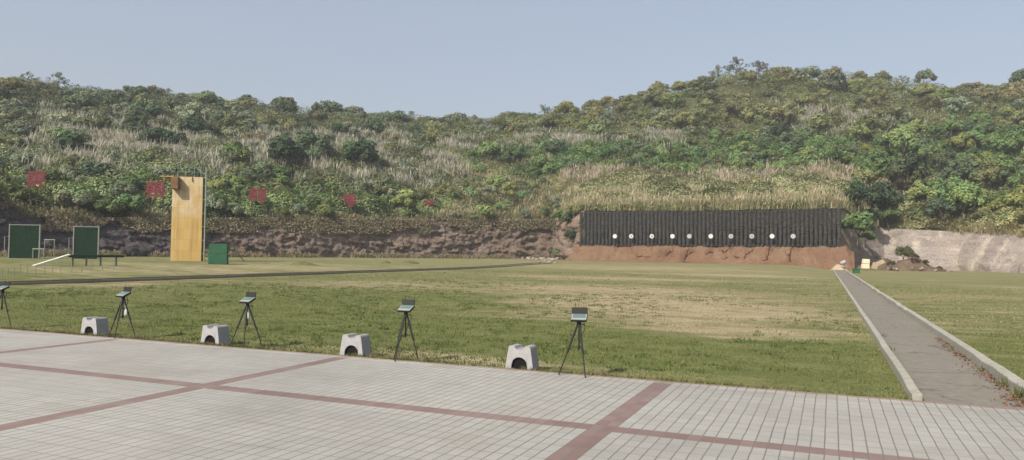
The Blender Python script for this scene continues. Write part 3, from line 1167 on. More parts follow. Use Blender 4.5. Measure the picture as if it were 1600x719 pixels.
for fx, fh in ((-0.36, 0.5), (-0.1, 0.78), (0.18, 0.85), (0.40, 0.6)):
    m = MB()
    m.tube([(fx * TW, 0.25, TH - 0.1), (fx * TW, 0.25, TH + fh)], 0.025, 6)
    m.build("railing_post", MATS["green_pipe"], tw)
m = MB()
m.tube([(-0.38 * TW, 0.25, TH + 0.42), (0.42 * TW, 0.25, TH + 0.42)], 0.016, 6)
m.build("rail", MATS["green_pipe"], tw)
m = MB()
m.tube([(TW / 2 + 0.24, -0.02, 0), (TW / 2 + 0.24, -0.02, TH + 0.85)], 0.055, 8)
for q in range(6):
    m.tube([(TW / 2 - 0.04, 0.1, 0.6 + q * 1.1), (TW / 2 + 0.24, -0.02, 0.6 + q * 1.1)], 0.02, 6)
m.build("climbing_pole", MATS["green_pipe"], tw)
m = MB()
m.tube([(TW / 2 + 0.1, 0.4, TH * 0.62), (TW / 2 + 0.1 + 3.15, 0.6, 0.0)], 0.04, 8)
m.build("brace", MATS["dark_steel"], tw)
m = MB()
m.tube([(0.30 * TW * 0.5, -0.02, TH - 0.02), (0.16 * TW, -0.05, TH - 0.4)], 0.03, 6)
m.build("hook", MATS["dark_steel"], tw)
tag(tw, "tall yellow board climbing tower with a small brown overhang and thin rods on top", "climbing tower")

# green box beside it
p = ground_at(340, 413)
s2 = float(-((p - EYE) @ M)[2]) / FPX
gb = empty("jump_box", p, rad(34))
bw, bh = 28 * s2, 32 * s2
m = MB()
m.box((0, 0.3, bh * 0.25), (bw, 0.7, bh * 0.49), None, 1, 0.02)
m.build("lower_tier", MATS["green_box"], gb)
m = MB()
m.box((0, 0.3, bh * 0.75), (bw * 0.985, 0.68, bh * 0.49), None, 0.97, 0.02)
m.build("upper_tier", MATS["green_box"], gb)
tag(gb, "green two-tier jump box on the grass beside the yellow tower", "jump box")

# ------------------------------------------------------------------ obstacle course at the left
def panel(px0, px1, ybase, ytop, depth, lab, frame_mat, extra=None):
    p0, p1 = ground_depth(px0, depth), ground_depth(px1, depth)
    t = empty("climbing_wall", (p0 + p1) / 2, math.atan2(p1[1] - p0[1], p1[0] - p0[0]))
    w = float(np.linalg.norm((p1 - p0)[:2]))
    h = (ybase - ytop) * depth / FPX
    m = MB()
    m.box((0, 0.02, h / 2), (w, 0.07, h))
    m.build("board", MATS["green_net"], t)
    for sx_ in (-1, 1):
        m = MB()
        m.box((sx_ * (w / 2 + 0.05), 0, h / 2 + 0.05), (0.09, 0.13, h + 0.1))
        m.build("post", MATS[frame_mat], t)
    m = MB()
    m.box((0, 0, h + 0.035), (w - 0.004, 0.13, 0.066))
    m.build("top_rail", MATS[frame_mat], t)
    if extra:
        for ex in extra:
            m = MB()
            x0 = -w / 2 - ex
            m.tube([(x0, 0.1, 0), (x0, 0.1, h * 0.66), (-w / 2 - 0.1, 0.1, h * 0.66)], 0.04, 6)
            m.build("side_bar", MATS[frame_mat], t)
    tag(t, lab, "climbing wall", "green climbing walls before the rock face")


panel(15.5, 61, 403.5, 352, 63.5, "wide dark green climbing wall with a pole frame at its side, nearest the frame's edge", "pale_steel", (0.5,))
panel(116, 153, 402.5, 353, 65, "dark green climbing wall with a pale frame, behind the balance beam", "pale_steel", (0.5,))


def goal(px0, px1, y0, y1, depth, lab):
    p0, p1 = ground_depth(px0, depth), ground_depth(px1, depth)
    t = empty("bar_frame", (p0 + p1) / 2, math.atan2(p1[1] - p0[1], p1[0] - p0[0]))
    w = float(np.linalg.norm((p1 - p0)[:2]))
    h = (y0 - y1) * depth / FPX
    m = MB()
    m.tube([(-w / 2, 0, 0), (-w / 2, 0, h)], 0.045, 8)
    m.build("post", MATS["pale_steel"], t)
    m = MB()
    m.tube([(w / 2, 0, 0), (w / 2, 0, h)], 0.045, 8)
    m.build("post", MATS["pale_steel"], t)
    m = MB()
    m.tube([(-w / 2 - 0.05, 0, h), (w / 2 + 0.05, 0, h)], 0.045, 8)
    m.build("crossbar", MATS["pale_steel"], t)
    tag(t, lab, "bar frame", "low steel bar frames")


goal(52, 69, 404, 388, 60, "low pale steel bar frame on the grass before the wide green wall")
goal(70, 85, 402, 374, 68, "taller faint steel bar frame standing close to the dark rock")

# balance beam with ramp
pa, pb = ground_at(110, 415.5), ground_at(190, 415.5)
t = empty("balance_beam", (pa + pb) / 2, math.atan2(pb[1] - pa[1], pb[0] - pa[0]))
L = float(np.linalg.norm((pb - pa)[:2]))
sb = float(-((pa - EYE) @ M)[2]) / FPX
bhh = 15.5 * sb
m = MB()
m.box((0, 0, bhh), (L + 0.12, 0.32, 0.15), None, 1, 0.01)
m.build("beam", MATS["green_beam"], t)
for q in (-0.5, -0.22, 0.08, 0.42):
    m = MB()
    m.box((q * L * 0.92, 0, (bhh - 0.076) / 2), (0.07, 0.09, bhh - 0.076))
    m.build("post", MATS["pale_steel"], t)
pr = ground_at(81, 419)
m = MB()
d = Vector(pr) - Vector((pa + pb) / 2)
d = Matrix.Rotation(-t.rotation_euler[2], 3, "Z") @ d
a = np.array((-L / 2 - 0.07, 0.0, bhh + 0.09))
b = np.array((d.x, 0.0, 0.03))
ln = np.linalg.norm(b - a)
dirv = (b - a) / ln
ang = math.atan2(-dirv[2], dirv[0])
m.box((a + b) / 2, (ln, 0.36, 0.06), rotm("Y", ang))
m.build("ramp", MATS["white_paint"], t)
tag(t, "dark green balance beam on pale posts with a white plank ramp", "balance beam")

# crawl stakes with wire
STK = [(3, 436), (12, 436), (22, 436), (31, 430), (42, 432), (56, 432), (70, 428), (82, 427), (95, 426), (112, 425), (128, 425), (143, 424), (160, 423), (178, 422)]
for k, (px, py) in enumerate(STK):
    p = ground_at(px, py)
    s_ = float(-((p - EYE) @ M)[2]) / FPX
    hh = 17 * s_
    m = MB()
    m.tube([(0, 0, -0.05), (RNG.normal() * 0.01, RNG.normal() * 0.01, hh)], 0.016, 6)
    m.tube([(-0.02, 0, hh - 0.02), (0.03, 0, hh - 0.02)], 0.008, 5)
    o = m.build("crawl_stake", MATS["pale_steel"], None, False, p)
    if k < 3:
        lab = "thin steel stake at the near end of the crawl row, close to the left path"
    elif k < 10:
        lab = "thin steel stake in the middle of the crawl row, left of the balance beam"
    else:
        lab = "thin steel stake at the end of the crawl row, before the balance beam posts"
    tag(o, lab, "stake", "steel stakes of the crawl obstacle")

# ------------------------------------------------------------------ red slogan characters
# strokes drawn in a unit square: x0, z0, x1, z1
CH = [[(.10, .95, .92, .95), (.10, .78, .90, .78), (.14, .62, .86, .62), (.08, .45, .94, .45), (.5, .97, .5, .42), (.14, .95, .14, .45), (.86, .95, .86, .6), (.3, .42, .08, .06), (.45, .42, .4, .1), (.62, .42, .68, .1), (.1, .28, .75, .28)],
      [(.06, .92, .94, .92), (.06, .74, .94, .74), (.06, .56, .94, .56), (.02, .40, .98, .40), (.08, .94, .08, .4), (.92, .94, .92, .4), (.5, .94, .5, .05), (.3, .92, .3, .4), (.7, .92, .7, .4), (.08, .2, .94, .2), (.18, .38, .06, .05), (.8, .38, .94, .08)],
      [(.05, .88, .45, .88), (.05, .70, .45, .70), (.05, .52, .45, .52), (.05, .30, .45, .30), (.10, .92, .10, .2), (.42, .9, .42, .15), (.25, .95, .25, .3), (.55, .92, .98, .92), (.75, .98, .75, .05), (.58, .9, .58, .3), (.94, .9, .94, .1), (.55, .6, .98, .6), (.55, .42, .98, .42), (.6, .25, .9, .25)],
      [(.2, .95, .8, .95), (.2, .82, .8, .82), (.02, .66, .98, .66), (.1, .46, .9, .46), (.1, .30, .9, .30), (.5, .97, .5, .05), (.22, .95, .22, .68), (.8, .95, .8, .68), (.3, .1, .7, .1), (.36, .64, .36, .2), (.64, .64, .64, .2)],
      [(.5, 1., .1, .62), (.5, 1., .92, .7), (.25, .68, .8, .68), (.22, .52, .7, .52), (.2, .52, .12, .1), (.5, .8, .45, .4), (.2, .34, .6, .34), (.85, .7, .85, .5), (.3, .2, .55, .2)]]
CPX = [(57, 281, 32, 26, 77), (243, 297, 29, 27, 86), (402, 305.5, 26, 23, 97), (546, 314, 26, 20, 109), (670, 320, 20, 17, 120)]
CL = ["dull red character sign with spread legs, on the bank nearest the frame's left edge", "solid red character sign just left of the yellow tower top",
      "red character sign in two halves, on the bank right of the yellow tower", "bright red character sign with stacked bars among yellow grass",
      "smallest red character sign, half buried in shrubs nearest the rock corner"]
for k, (px, py, w, h, dpt) in enumerate(CPX):
    c = at(px, py, dpt)
    sw, sh = w * dpt / FPX, h * dpt / FPX
    gx = hill(px, 1.12)[0]
    t = empty("character_sign", (c[0], c[1], c[2] - sh / 2), rad(24))
    m = MB()
    for (x0, z0, x1, z1) in CH[k]:
        a = np.array(((x0 - .5) * sw, 0, z0 * sh))
        b = np.array(((x1 - .5) * sw, 0, z1 * sh))
        ln = np.linalg.norm(b - a) + 0.1
        ang = math.atan2(b[2] - a[2], b[0] - a[0])
        m.box((a + b) / 2 + np.array((0, 0.004 * len(m.v) / 8, 0)), (ln, 0.06, 0.135 * sh / 2 * 1.5 + 0.04), rotm("Y", -ang))
    m.build("strokes", MATS["red_paint"], t)
    for sgn in (-0.36, 0.36):
        m = MB()
        m.tube([(sgn * sw, 0.25, -3.0), (sgn * sw, 0.25, sh)], 0.035, 6)
        m.build("post", MATS["dark_steel"], t)
    tag(t, CL[k], "character sign", "red slogan characters on the bank")

# ------------------------------------------------------------------ rubble and things at the far end
def rock_mesh(seed, flat=0.7):
    import bmesh
    bm = bmesh.new()
    bmesh.ops.create_icosphere(bm, subdivisions=2, radius=0.5)
    r = np.random.default_rng(seed)
    dirs = r.normal(size=(9, 3))
    dirs /= np.linalg.norm(dirs, axis=1)[:, None]
    cut = 0.26 + 0.18 * r.random(9)
    for v in bm.verts:
        p = np.array(v.co)
        for d_, c_ in zip(dirs, cut):
            e = p.dot(d_) - c_
            if e > 0:
                p = p - d_ * e
        p[2] *= flat
        v.co = p
    me = bpy.data.meshes.new("rock")
    bm.to_mesh(me)
    bm.free()
    me.materials.append(MATS["stone"])
    return me


RM = [rock_mesh(50 + k) for k in range(6)]
RBL = [(817, 401, 7), (826, 402, 9), (834, 400, 8), (838, 404, 8), (846, 402, 10), (852, 406, 8), (857, 401, 7), (862, 406, 12), (868, 409, 8), (858, 411, 9),
       (842, 408, 7), (871, 403, 9), (850, 398, 9), (828, 397, 8), (864, 399, 7)]
for k, (px, py, w) in enumerate(RBL):
    p = ground_at(px, min(py + 2.5, 411))
    dd = float(-((p - EYE) @ M)[2])
    if dd > 122:
        p = ground_depth(px, 122)
        dd = 122
    o = link("rock", RM[k % 6], None, p + np.array((0, 0, 0.12 * w * dd / FPX)), random.random() * 6)
    sc_ = w * dd / FPX * 1.15
    o.scale = (sc_, sc_ * 0.8, sc_ * 0.85)
    tag(o, "angular broken rock in the rubble at the corner of the brown rock face", "rock", "rubble at the rock corner")


def lump(name, px, py, w, h, seed, mat, lab, cat, dep=None, yaw=0.0, group=None):
    """soft heap with an uneven outline"""
    p = ground_at(px, py) if dep is None else ground_depth(px, dep)
    s_ = float(-((p - EYE) @ M)[2]) / FPX
    w, h = w * s_, h * s_
    n, q = 22, 10
    V, F = [], []
    for i in range(q):
        t_ = i / (q - 1)
        for j in range(n):
            a = 2 * math.pi * j / n
            rr = (1 - t_) ** 0.75
            k_ = 1 + 0.55 * float(fbm(math.cos(a) * 1.3 + seed, math.sin(a) * 1.3, t_ * 2, 3))
            V.append((w / 2 * rr * k_ * math.cos(a), min(w / 2, 1.6) * rr * k_ * math.sin(a), h * (1 - rr ** 1.6) * (0.85 + 0.4 * float(fbm(a, t_ * 3, seed, 2))) - 0.05))
    for i in range(q - 1):
        for j in range(n):
            F.append([i * n + j, i * n + (j + 1) % n, (i + 1) * n + (j + 1) % n, (i + 1) * n + j])
    o = link(name, mesh_data(name, V, F, mat, None, True), None, p, yaw)
    tag(o, lab, cat, group)
    return o


lump("soil_heap", 1311, 422, 26, 10, 3, MATS["tan_slab"], "small tan soil heap at the far end of the path", "soil heap")
lump("soil_heap", 1385, 420, 60, 19, 5, MATS["brown_soil"], "brown soil heap at the foot of the cut rock face", "soil heap", 99)
lump("soil_heap", 1425, 424, 95, 23, 8, MATS["brown_soil"], "long dark heap of soil and brush on the grass before the cut rock", "soil heap", 94)
lump("soil_heap", 1345, 416, 60, 15, 12, MATS["soil"], "reddish soil heap behind the cream blocks", "soil heap", 103)
for k_, (hx, hy, hw, hh_) in enumerate(((472, 413.5, 46, 6), (603, 411, 18, 5), (640, 411, 32, 5))):
    lump("grass_heap", hx, hy, hw, hh_, 40 + k_, MATS["heap"], ("long low heap of cut grass on the far field right of the green box", "small heap of cut grass in the middle of the far field",
                                                               "brownish low heap of cut grass on the far field nearest the rock corner")[k_], "grass heap", None, 0.0, "heaps of cut grass")
# white sack on the heap
p = at(1317, 411.5, 91)
m = MB()
n = 12
V, F = [], []
for i in range(8):
    t_ = i / 7
    for j in range(n):
        a = 2 * math.pi * j / n
        rr = math.sin(math.pi * (0.06 + 0.9 * t_)) ** 0.5
        V.append((0.34 * rr * math.cos(a) * (1 + 0.2 * math.sin(3 * a + 1)), 0.22 * rr * math.sin(a), -0.15 + 0.46 * t_ * (1 + 0.2 * math.cos(a))))
for i in range(7):
    for j in range(n):
        F.append([i * n + j, i * n + (j + 1) % n, (i + 1) * n + (j + 1) % n, (i + 1) * n + j])
m.add(V, F)
tag(m.build("sack", MATS["sack"], None, True, p), "pale grey sack on the soil heap at the path's far end", "sack")
for (px, y0, y1, w, mat, lab, tilt, dz) in ((1352, 420, 412.2, 11, "cream", "lower cream block of the pair beside the far end of the path", 0.0, 0),
                                            (1353, 412, 405, 10, "cream", "cream block stacked on top of another beside the path's end", 0.06, 0)):
    dd = 90.0
    s_ = dd / FPX
    p = at(px, (y0 + y1) / 2, dd)
    m = MB()
    m.box((0, 0, 0), (w * s_, 0.6, (y0 - y1) * s_), rotm("Y", tilt), 0.96, 0.04)
    tag(m.build("cream_block", MATS[mat], None, False, p, rad(18)), lab, "block", "cream blocks by the path")
for (px, py, w, h, tilt, lab) in ((1367, 416, 8, 11, 0.25, "tan stone slab leaning upright next to the cream blocks"), (1375, 411, 14, 6, -0.45, "tan stone slab tilted on the brown soil heap")):
    s_ = 91 / FPX
    p = at(px, py, 91)
    m = MB()
    m.box((0, 0, 0), (w * s_, 0.45, h * s_), rotm("Y", tilt), 0.9, 0.04)
    tag(m.build("stone_slab", MATS["tan_slab"], None, False, p, rad(20)), lab, "stone slab", "tan slabs on the heap")
p = ground_at(1338, 427)
s_ = float(-((p - EYE) @ M)[2]) / FPX
t = empty("green_crate", p, rad(10))
m = MB()
m.box((0, 0, 3.1 * s_), (10 * s_, 0.45, 6.2 * s_), None, 0.97, 0.015)
m.build("body", MATS["green_box"], t)
m = MB()
m.box((0, 0, 6.7 * s_), (10.8 * s_, 0.5, 1.0 * s_), None, 1, 0.01)
m.build("lid", MATS["green_box"], t)
tag(t, "small green crate on the grass beside the path's far end", "crate")

# ------------------------------------------------------------------ foliage
def leaf_quads(C, N, s, rng, asp=0.6):
    n = len(C)
    r = rng.normal(size=(n, 3))
    t = np.cross(N, r)
    t /= np.linalg.norm(t, axis=1)[:, None] + 1e-9
    b = np.cross(N, t)
    s = np.asarray(s).reshape(-1, 1)
    V = np.stack([C + t * s, C + b * s * asp, C - t * s * 0.9, C - b * s * asp], 1).reshape(-1, 3)
    F = np.arange(4 * n).reshape(n, 4)
    return V, F


def norm(v):
    return v / (np.linalg.norm(v, axis=1)[:, None] + 1e-9)


def crown_mesh(seed, n, w, h, z0, lobes, leaf, lobe_r=(0.2, 0.34), flat=0.75, gap=0.0, layered=False):
    """leaf clumps spread over uneven lobes; unit colour tints the object colour"""
    r = np.random.default_rng(seed)
    LC, LR = [], []
    for k in range(lobes):
        a = r.random() * 2 * math.pi
        q = math.sqrt(r.random()) * 0.74
        zz = z0 + (h - z0) * (0.25 + 0.62 * (1 - q * q) * (0.55 + 0.45 * r.random()))
        if layered:
            zz = z0 + (h - z0) * (0.12 + 0.78 * r.random() * (1 - 0.6 * q))
        LC.append((q * w / 2 * math.cos(a), q * w / 2 * math.sin(a), zz))
        LR.append(w / 2 * (lobe_r[0] + (lobe_r[1] - lobe_r[0]) * r.random()))
    LC, LR = np.array(LC), np.array(LR)
    li = r.choice(lobes, n, p=LR ** 2 / (LR ** 2).sum())
    d = norm(r.normal(size=(n, 3)) + np.array((0, 0, 0.25)))
    rad_ = LR[li] * (0.55 + 0.55 * r.random(n) ** 0.7)
    # break lobes into tufts
    tuft = fbm(d[:, 0] * 2.2 + li * 3.1, d[:, 1] * 2.2, d[:, 2] * 2.2, 2)
    rad_ *= 1 + 0.45 * tuft
    off = d * rad_[:, None]
    off[:, 2] *= flat * (0.75 if layered else 1.0)
    C = LC[li] + off
    C[:, 2] = np.maximum(C[:, 2], z0 * 0.5)
    N = norm(1.8 * d + 0.5 * r.normal(size=(n, 3)) + np.array((0, 0, 0.3)))
    s = leaf * (0.6 + 0.8 * r.random(n))
    V, F = leaf_quads(C, N, s, r)
    lt = 0.82 + 0.36 * r.random(lobes)
    tint = (lt[li] * (0.8 + 0.4 * r.random(n)))[:, None] * np.array([1, 1, 1.0])
    hue = (r.random(lobes) - 0.5)[li] * 0.2 + (r.random(n) - 0.5) * 0.15
    tint = tint * np.stack([1 + hue, np.ones(n), 1 - 0.4 * hue], 1)
    return mesh_data("crown", V, F, MATS["leaf"], tint), LC


def trunk_mesh(seed, LC, hbase, r0, nl=6, wig=0.15):
    r = np.random.default_rng(seed)
    m = MB()
    top = np.array((0, 0, hbase)) + np.append(r.normal(0, 0.15, 2), 0)
    m.tube([(0, 0, -0.6), (0, 0, 0.0), tuple(top * 0.55), tuple(top)], [r0 * 1.3, r0, r0 * 0.85, r0 * 0.7], 7)
    idx = r.permutation(len(LC))[:nl]
    for k in idx:
        e = LC[k]
        st = top * (0.55 + 0.45 * r.random())
        md = (st + e) / 2 + r.normal(0, wig, 3)
        m.tube([st, md, e], [r0 * 0.5, r0 * 0.33, r0 * 0.12], 5)
    return mesh_data("trunk", m.v, m.f, MATS["bark"], None, True)


PROTO = {}
for k in range(5):
    c, L = crown_mesh(200 + k, 1900, 5.0, 4.0, 0.1, 13, 0.20, (0.24, 0.38))
    PROTO["bush", k] = (c, trunk_mesh(300 + k, L, 0.9, 0.09))
for k in range(5):
    c, L = crown_mesh(220 + k, 2000, 7.0, 4.0, 0.0, 24, 0.21, (0.18, 0.30), 0.9, 0, True)
    PROTO["spread", k] = (c, trunk_mesh(320 + k, L, 1.4, 0.10, 8))
for k in range(4):
    c, L = crown_mesh(240 + k, 1100, 5.4, 5.8, 0.2, 36, 0.13, (0.10, 0.20), 1.0, 0, True)
    PROTO["airy", k] = (c, trunk_mesh(340 + k, L, 2.6, 0.11, 11, 0.25))
for k in range(4):
    c, L = crown_mesh(260 + k, 2300, 5.2, 6.4, 0.4, 20, 0.20, (0.2, 0.32), 0.85)
    PROTO["tree", k] = (c, trunk_mesh(360 + k, L, 2.2, 0.14, 8))
NV = {"bush": 5, "spread": 5, "airy": 4, "tree": 4}


def plant(kind, P, s, color, lab, cat, group, name, rz=None, sz=1.0, var=None):
    k = random.randrange(NV[kind]) if var is None else var
    c, tm = PROTO[kind, k]
    t = empty(name, (P[0], P[1], P[2] - 0.15), random.random() * 6.28 if rz is None else rz)
    t.scale = (s, s, s * sz)
    o = link("crown" if kind != "bush" else "foliage", c, t)
    o.color = (*color, 1)
    link("trunk" if kind != "bush" else "stem", tm, t)
    tag(t, lab, cat, group)
    return t


def jit(c, a=0.18):
    v = max(0.5, 1 + random.gauss(0, a))
    h = random.gauss(0, 0.04)
    return (max(0.01, c[0] * v * (1 + h)), max(0.01, c[1] * v), max(0.008, c[2] * v * (1 - h)))


OLIVE = (0.168, 0.180, 0.082)
BROWNOL = (0.168, 0.162, 0.088)
DARKG = (0.095, 0.125, 0.070)
GREYG = (0.160, 0.185, 0.115)
GREEN = (0.118, 0.175, 0.068)
DEEP = (0.052, 0.078, 0.042)
LIME = (0.195, 0.222, 0.078)
YELL = (0.270, 0.250, 0.100)
taken = []


def scatter(u0, u1, k0, k1, n, kinds, cols, size, lab, cat, group, name, gap=2.6, avoid=None, sz=(0.85, 1.15)):
    c = 0
    tries = 0
    while c < n and tries < n * 30:
        tries += 1
        u = u0 + (u1 - u0) * random.random()
        k = k0 + (k1 - k0) * random.random()
        P = hill(u, k)[0]
        if avoid and avoid(u, k):
            continue
        if any((P[0] - q[0]) ** 2 + (P[1] - q[1]) ** 2 < gap * gap for q in taken):
            continue
        taken.append(P)
        kd = random.choice(kinds)
        plant(kd, P, size[0] + (size[1] - size[0]) * 1.4 * random.random() ** 1.7, jit(random.choice(cols)), lab, cat, group, name, None, sz[0] + (sz[1] - sz[0]) * random.random())
        c += 1


# single trees that stand out ------------------------------------------------
SOLO = [("airy", 1122, 117, 1.2, GREYG, "airy grey green tree on the crest of the right-hand summit, its top leaning apart"),
        ("airy", 1150, 113, 1.5, DARKG, "tallest airy dark tree on the summit of the right-hand hill"),
        ("airy", 1185, 112, 1.15, (0.09, 0.085, 0.055), "brownish airy tree just right of the tallest summit tree"),
        ("tree", 1447, 134, 1.05, GREYG, "lone dark rounded tree breaking the skyline on the right-hand ridge"),
        ("airy", 1412, 128, 0.85, GREYG, "thin half bare tree beside the lone rounded skyline tree"),
        ("tree", 1596, 148, 1.15, DARKG, "dark tree on the skyline cut by the frame's right edge"),
        ("airy", 1305, 116, 0.9, GREYG, "thin pale tree sticking out of the ridge between summit and lone rounded tree"),
        ("airy", 849, 182, 1.0, GREYG, "thin pale tree on the rising ridge above the tyre wall's near end"),
        ("airy", 90, 134, 1.05, GREYG, "airy flat topped tree on the left hilltop"),
        ("airy", 45, 134, 0.95, GREYG, "pale airy tree on the left hilltop, close to the frame's edge"),
        ("spread", 205, 150, 1.1, DARKG, "rounded dark dome of a tree on the left hilltop"),
        ("airy", 262, 156, 0.8, BROWNOL, "small reddish airy tree right of the dark dome tree on the left hill"),
        ("airy", 330, 164, 0.8, GREYG, "low airy tree on the long left ridge"),
        ("tree", 432, 170, 0.6, DARKG, "small dark tree on the ridge above the right side of the left hill"),
        ("tree", 493, 172, 0.62, DARKG, "small dark tuft tree at the end of the left ridge"),
        ("spread", 800, 190, 1.05, DARKG, "flat domed dark tree in the middle of the saddle"),
        ("spread", 550, 182, 1.0, GREYG, "broad grey green tree on the left ridge above the saddle"),
        ("airy", 640, 192, 0.85, GREYG, "airy tree in the saddle between the two hills"),
        ("tree", 1218, 224, 0.75, DEEP, "dark upright tree in the middle of the right-hand slope"),
        ("tree", 1372, 348, 1.05, DEEP, "very dark bushy tree in the hollow right of the tyre wall"),
        ("tree", 1395, 338, 0.7, DARKG, "dark tree leaning over the cut rock face"),
        ("bush", 1340, 376, 1.0, GREEN, "green bush hanging over the right end of the tyre wall"),
        ("bush", 1330, 366, 0.55, (0.085, 0.125, 0.045), "paler small bush touching the last tyre stack"),
        ("tree", 1575, 262, 1.1, GREEN, "large green tree on the slope by the frame's right edge"),
        ("tree", 1530, 215, 1.0, GREEN, "rounded green tree on the upper right slope"),
        ("tree", 1500, 250, 0.9, LIME, "bright lime green tree on the right slope"),
        ("bush", 1530, 330, 0.9, LIME, "yellow green bush on the bank above the cut rock"),
        ("bush", 308, 225, 1.35, DEEP, "big dark round bush below the left ridge, right of the pale grass"),
        ("bush", 240, 240, 1.1, DEEP, "dark round bush among pale grass on the left slope"),
        ("bush", 270, 242, 1.0, DEEP, "small dark bush next to the big dark round bush"),
        ("bush", 440, 268, 1.45, DEEP, "dark bush above the two-part red sign"),
        ("bush", 485, 258, 1.5, DARKG, "broad dark green bush in the middle of the left slope"),
        ("bush", 560, 272, 1.5, DEEP, "dark bush with a blackish lower side above the bright red sign"),
        ("bush", 530, 222, 0.95, DEEP, "dark small bush before the pale plumes on the left slope"),
        ("bush", 478, 218, 0.95, DEEP, "dark bush in front of the pale plumes below the left ridge"),
        ("bush", 110, 262, 1.2, DEEP, "dark low bush above the dull red sign"),
        ("bush", 590, 240, 0.7, DEEP, "small black green bush at the right end of the left slope"),
        ("tree", 1341, 340, 0.85, DEEP, "dark tree directly behind the right end of the tyre wall"),
        ("tree", 1362, 362, 0.62, DARKG, "dark green tree hanging low between tyre wall and cut rock"),
        ("bush", 1388, 352, 0.75, GREEN, "mid green bush on the left end of the cut rock rim"),
        ("bush", 1352, 382, 0.55, GREEN, "low green bush at the foot of the gap between tyre wall and cut rock"),
        ("bush", 886, 356, 0.70, DARKG, "dark bush added over the rock corner left of the tyre wall to stand for shade"),  # bushes around this corner are added to darken the rock, in place of shade
        ("bush", 896, 342, 0.62, OLIVE, "olive bush added on the rim directly left of the tyre wall to darken the corner"),
        ("bush", 874, 348, 0.60, GREEN, "green bush added on the rim to darken the brown rock corner"),
        ("bush", 890, 378, 0.50, DEEP, "blackish bush added low in the corner left of the tyre wall to stand for shade"),
        ("bush", 868, 400, 0.35, GREEN, "little green bush at the foot of the dark rock corner")]
SD = {1372: 108, 1345: 101, 1330: 97.6, 868: 116, 1340: 98.5, 1341: 103, 1362: 105, 1388: 108, 1352: 102, 886: 116, 896: 114, 874: 122, 890: 114}
for kd, x, y, s, c, lab in SOLO:
    if x in SD:
        P = ground_depth(x, SD.get(x, 105))
        q = at(x, y, SD.get(x, 105))
        P[2] = q[2]
    else:
        P, _ = on_hill(x, y)
    taken.append(P)
    plant(kd, P, s, c, lab, "bush" if kd == "bush" else "tree", None, "bush" if kd == "bush" else "tree", var=(x * 7) % NV[kd])

UP = lambda u, k: project(hill(u, k)[0])[1]
scatter(880, 1660, 3.02, 4.06, 140, ["spread", "spread", "bush"], [OLIVE, OLIVE, BROWNOL, GREYG, (0.15, 0.17, 0.06)], (0.75, 1.15), "olive scrub tree in the thicket on the upper right-hand hill", "tree", "olive scrub on the upper right hill", "scrub_tree", 2.8)
scatter(-40, 640, 3.02, 4.06, 112, ["spread", "bush", "spread"], [DARKG, GREYG, GREYG, BROWNOL, OLIVE, DARKG], (0.75, 1.15), "grey green scrub tree in the thicket on the upper left hill", "tree", "scrub trees on the upper left hill", "scrub_tree", 2.8)
scatter(625, 900, 3.02, 4.06, 42, ["spread", "bush"], [DARKG, GREYG, OLIVE, OLIVE], (0.65, 0.95), "olive green scrub tree in the saddle between the hills", "tree", "scrub trees in the saddle", "scrub_tree", 3.4)
scatter(735, 1330, 2.12, 2.98, 120, ["bush"], [GREEN, GREEN, (0.095, 0.15, 0.06), (0.14, 0.185, 0.075), DARKG], (0.6, 1.0), "leafy green shrub in the dense belt above the tall tan grass", "shrub", "green shrub belt above the tyre wall", "leafy_shrub", 1.9)
scatter(-30, 730, 2.0, 2.95, 84, ["bush"], [GREYG, DARKG, GREYG, GREEN, OLIVE], (0.5, 0.95), "grey green shrub among pale grass on the left slope", "shrub", "shrubs on the left slope", "shrub", 2.6)
scatter(1400, 1680, 1.35, 2.9, 20, ["tree"], [GREEN, LIME, (0.14, 0.185, 0.075), GREEN, DARKG], (0.8, 1.25), "tall leafy tree among bushes on the right slope", "tree", "leafy trees on the right slope", "leafy_tree", 4.5)
scatter(1335, 1660, 1.15, 3.05, 105, ["bush", "tree", "bush"], [GREEN, GREEN, (0.14, 0.185, 0.075), LIME, OLIVE, DARKG], (0.55, 1.0), "mid green bush on the slope above the cut rock face", "bush", "bushes on the right slope", "bush", 2.2)
scatter(-30, 880, 1.02, 2.05, 125, ["bush"], [GREEN, GREYG, (0.15, 0.19, 0.08), GREEN, LIME, OLIVE, GREYG], (0.4, 0.72), "low green bush on the ledge above the brown rock face", "bush", "bushes on the rock ledge", "bush", 1.7,
        avoid=lambda u, k: any(abs(u - c[0]) < c[2] * 0.5 + 20 and k < 1.62 for c in CPX))

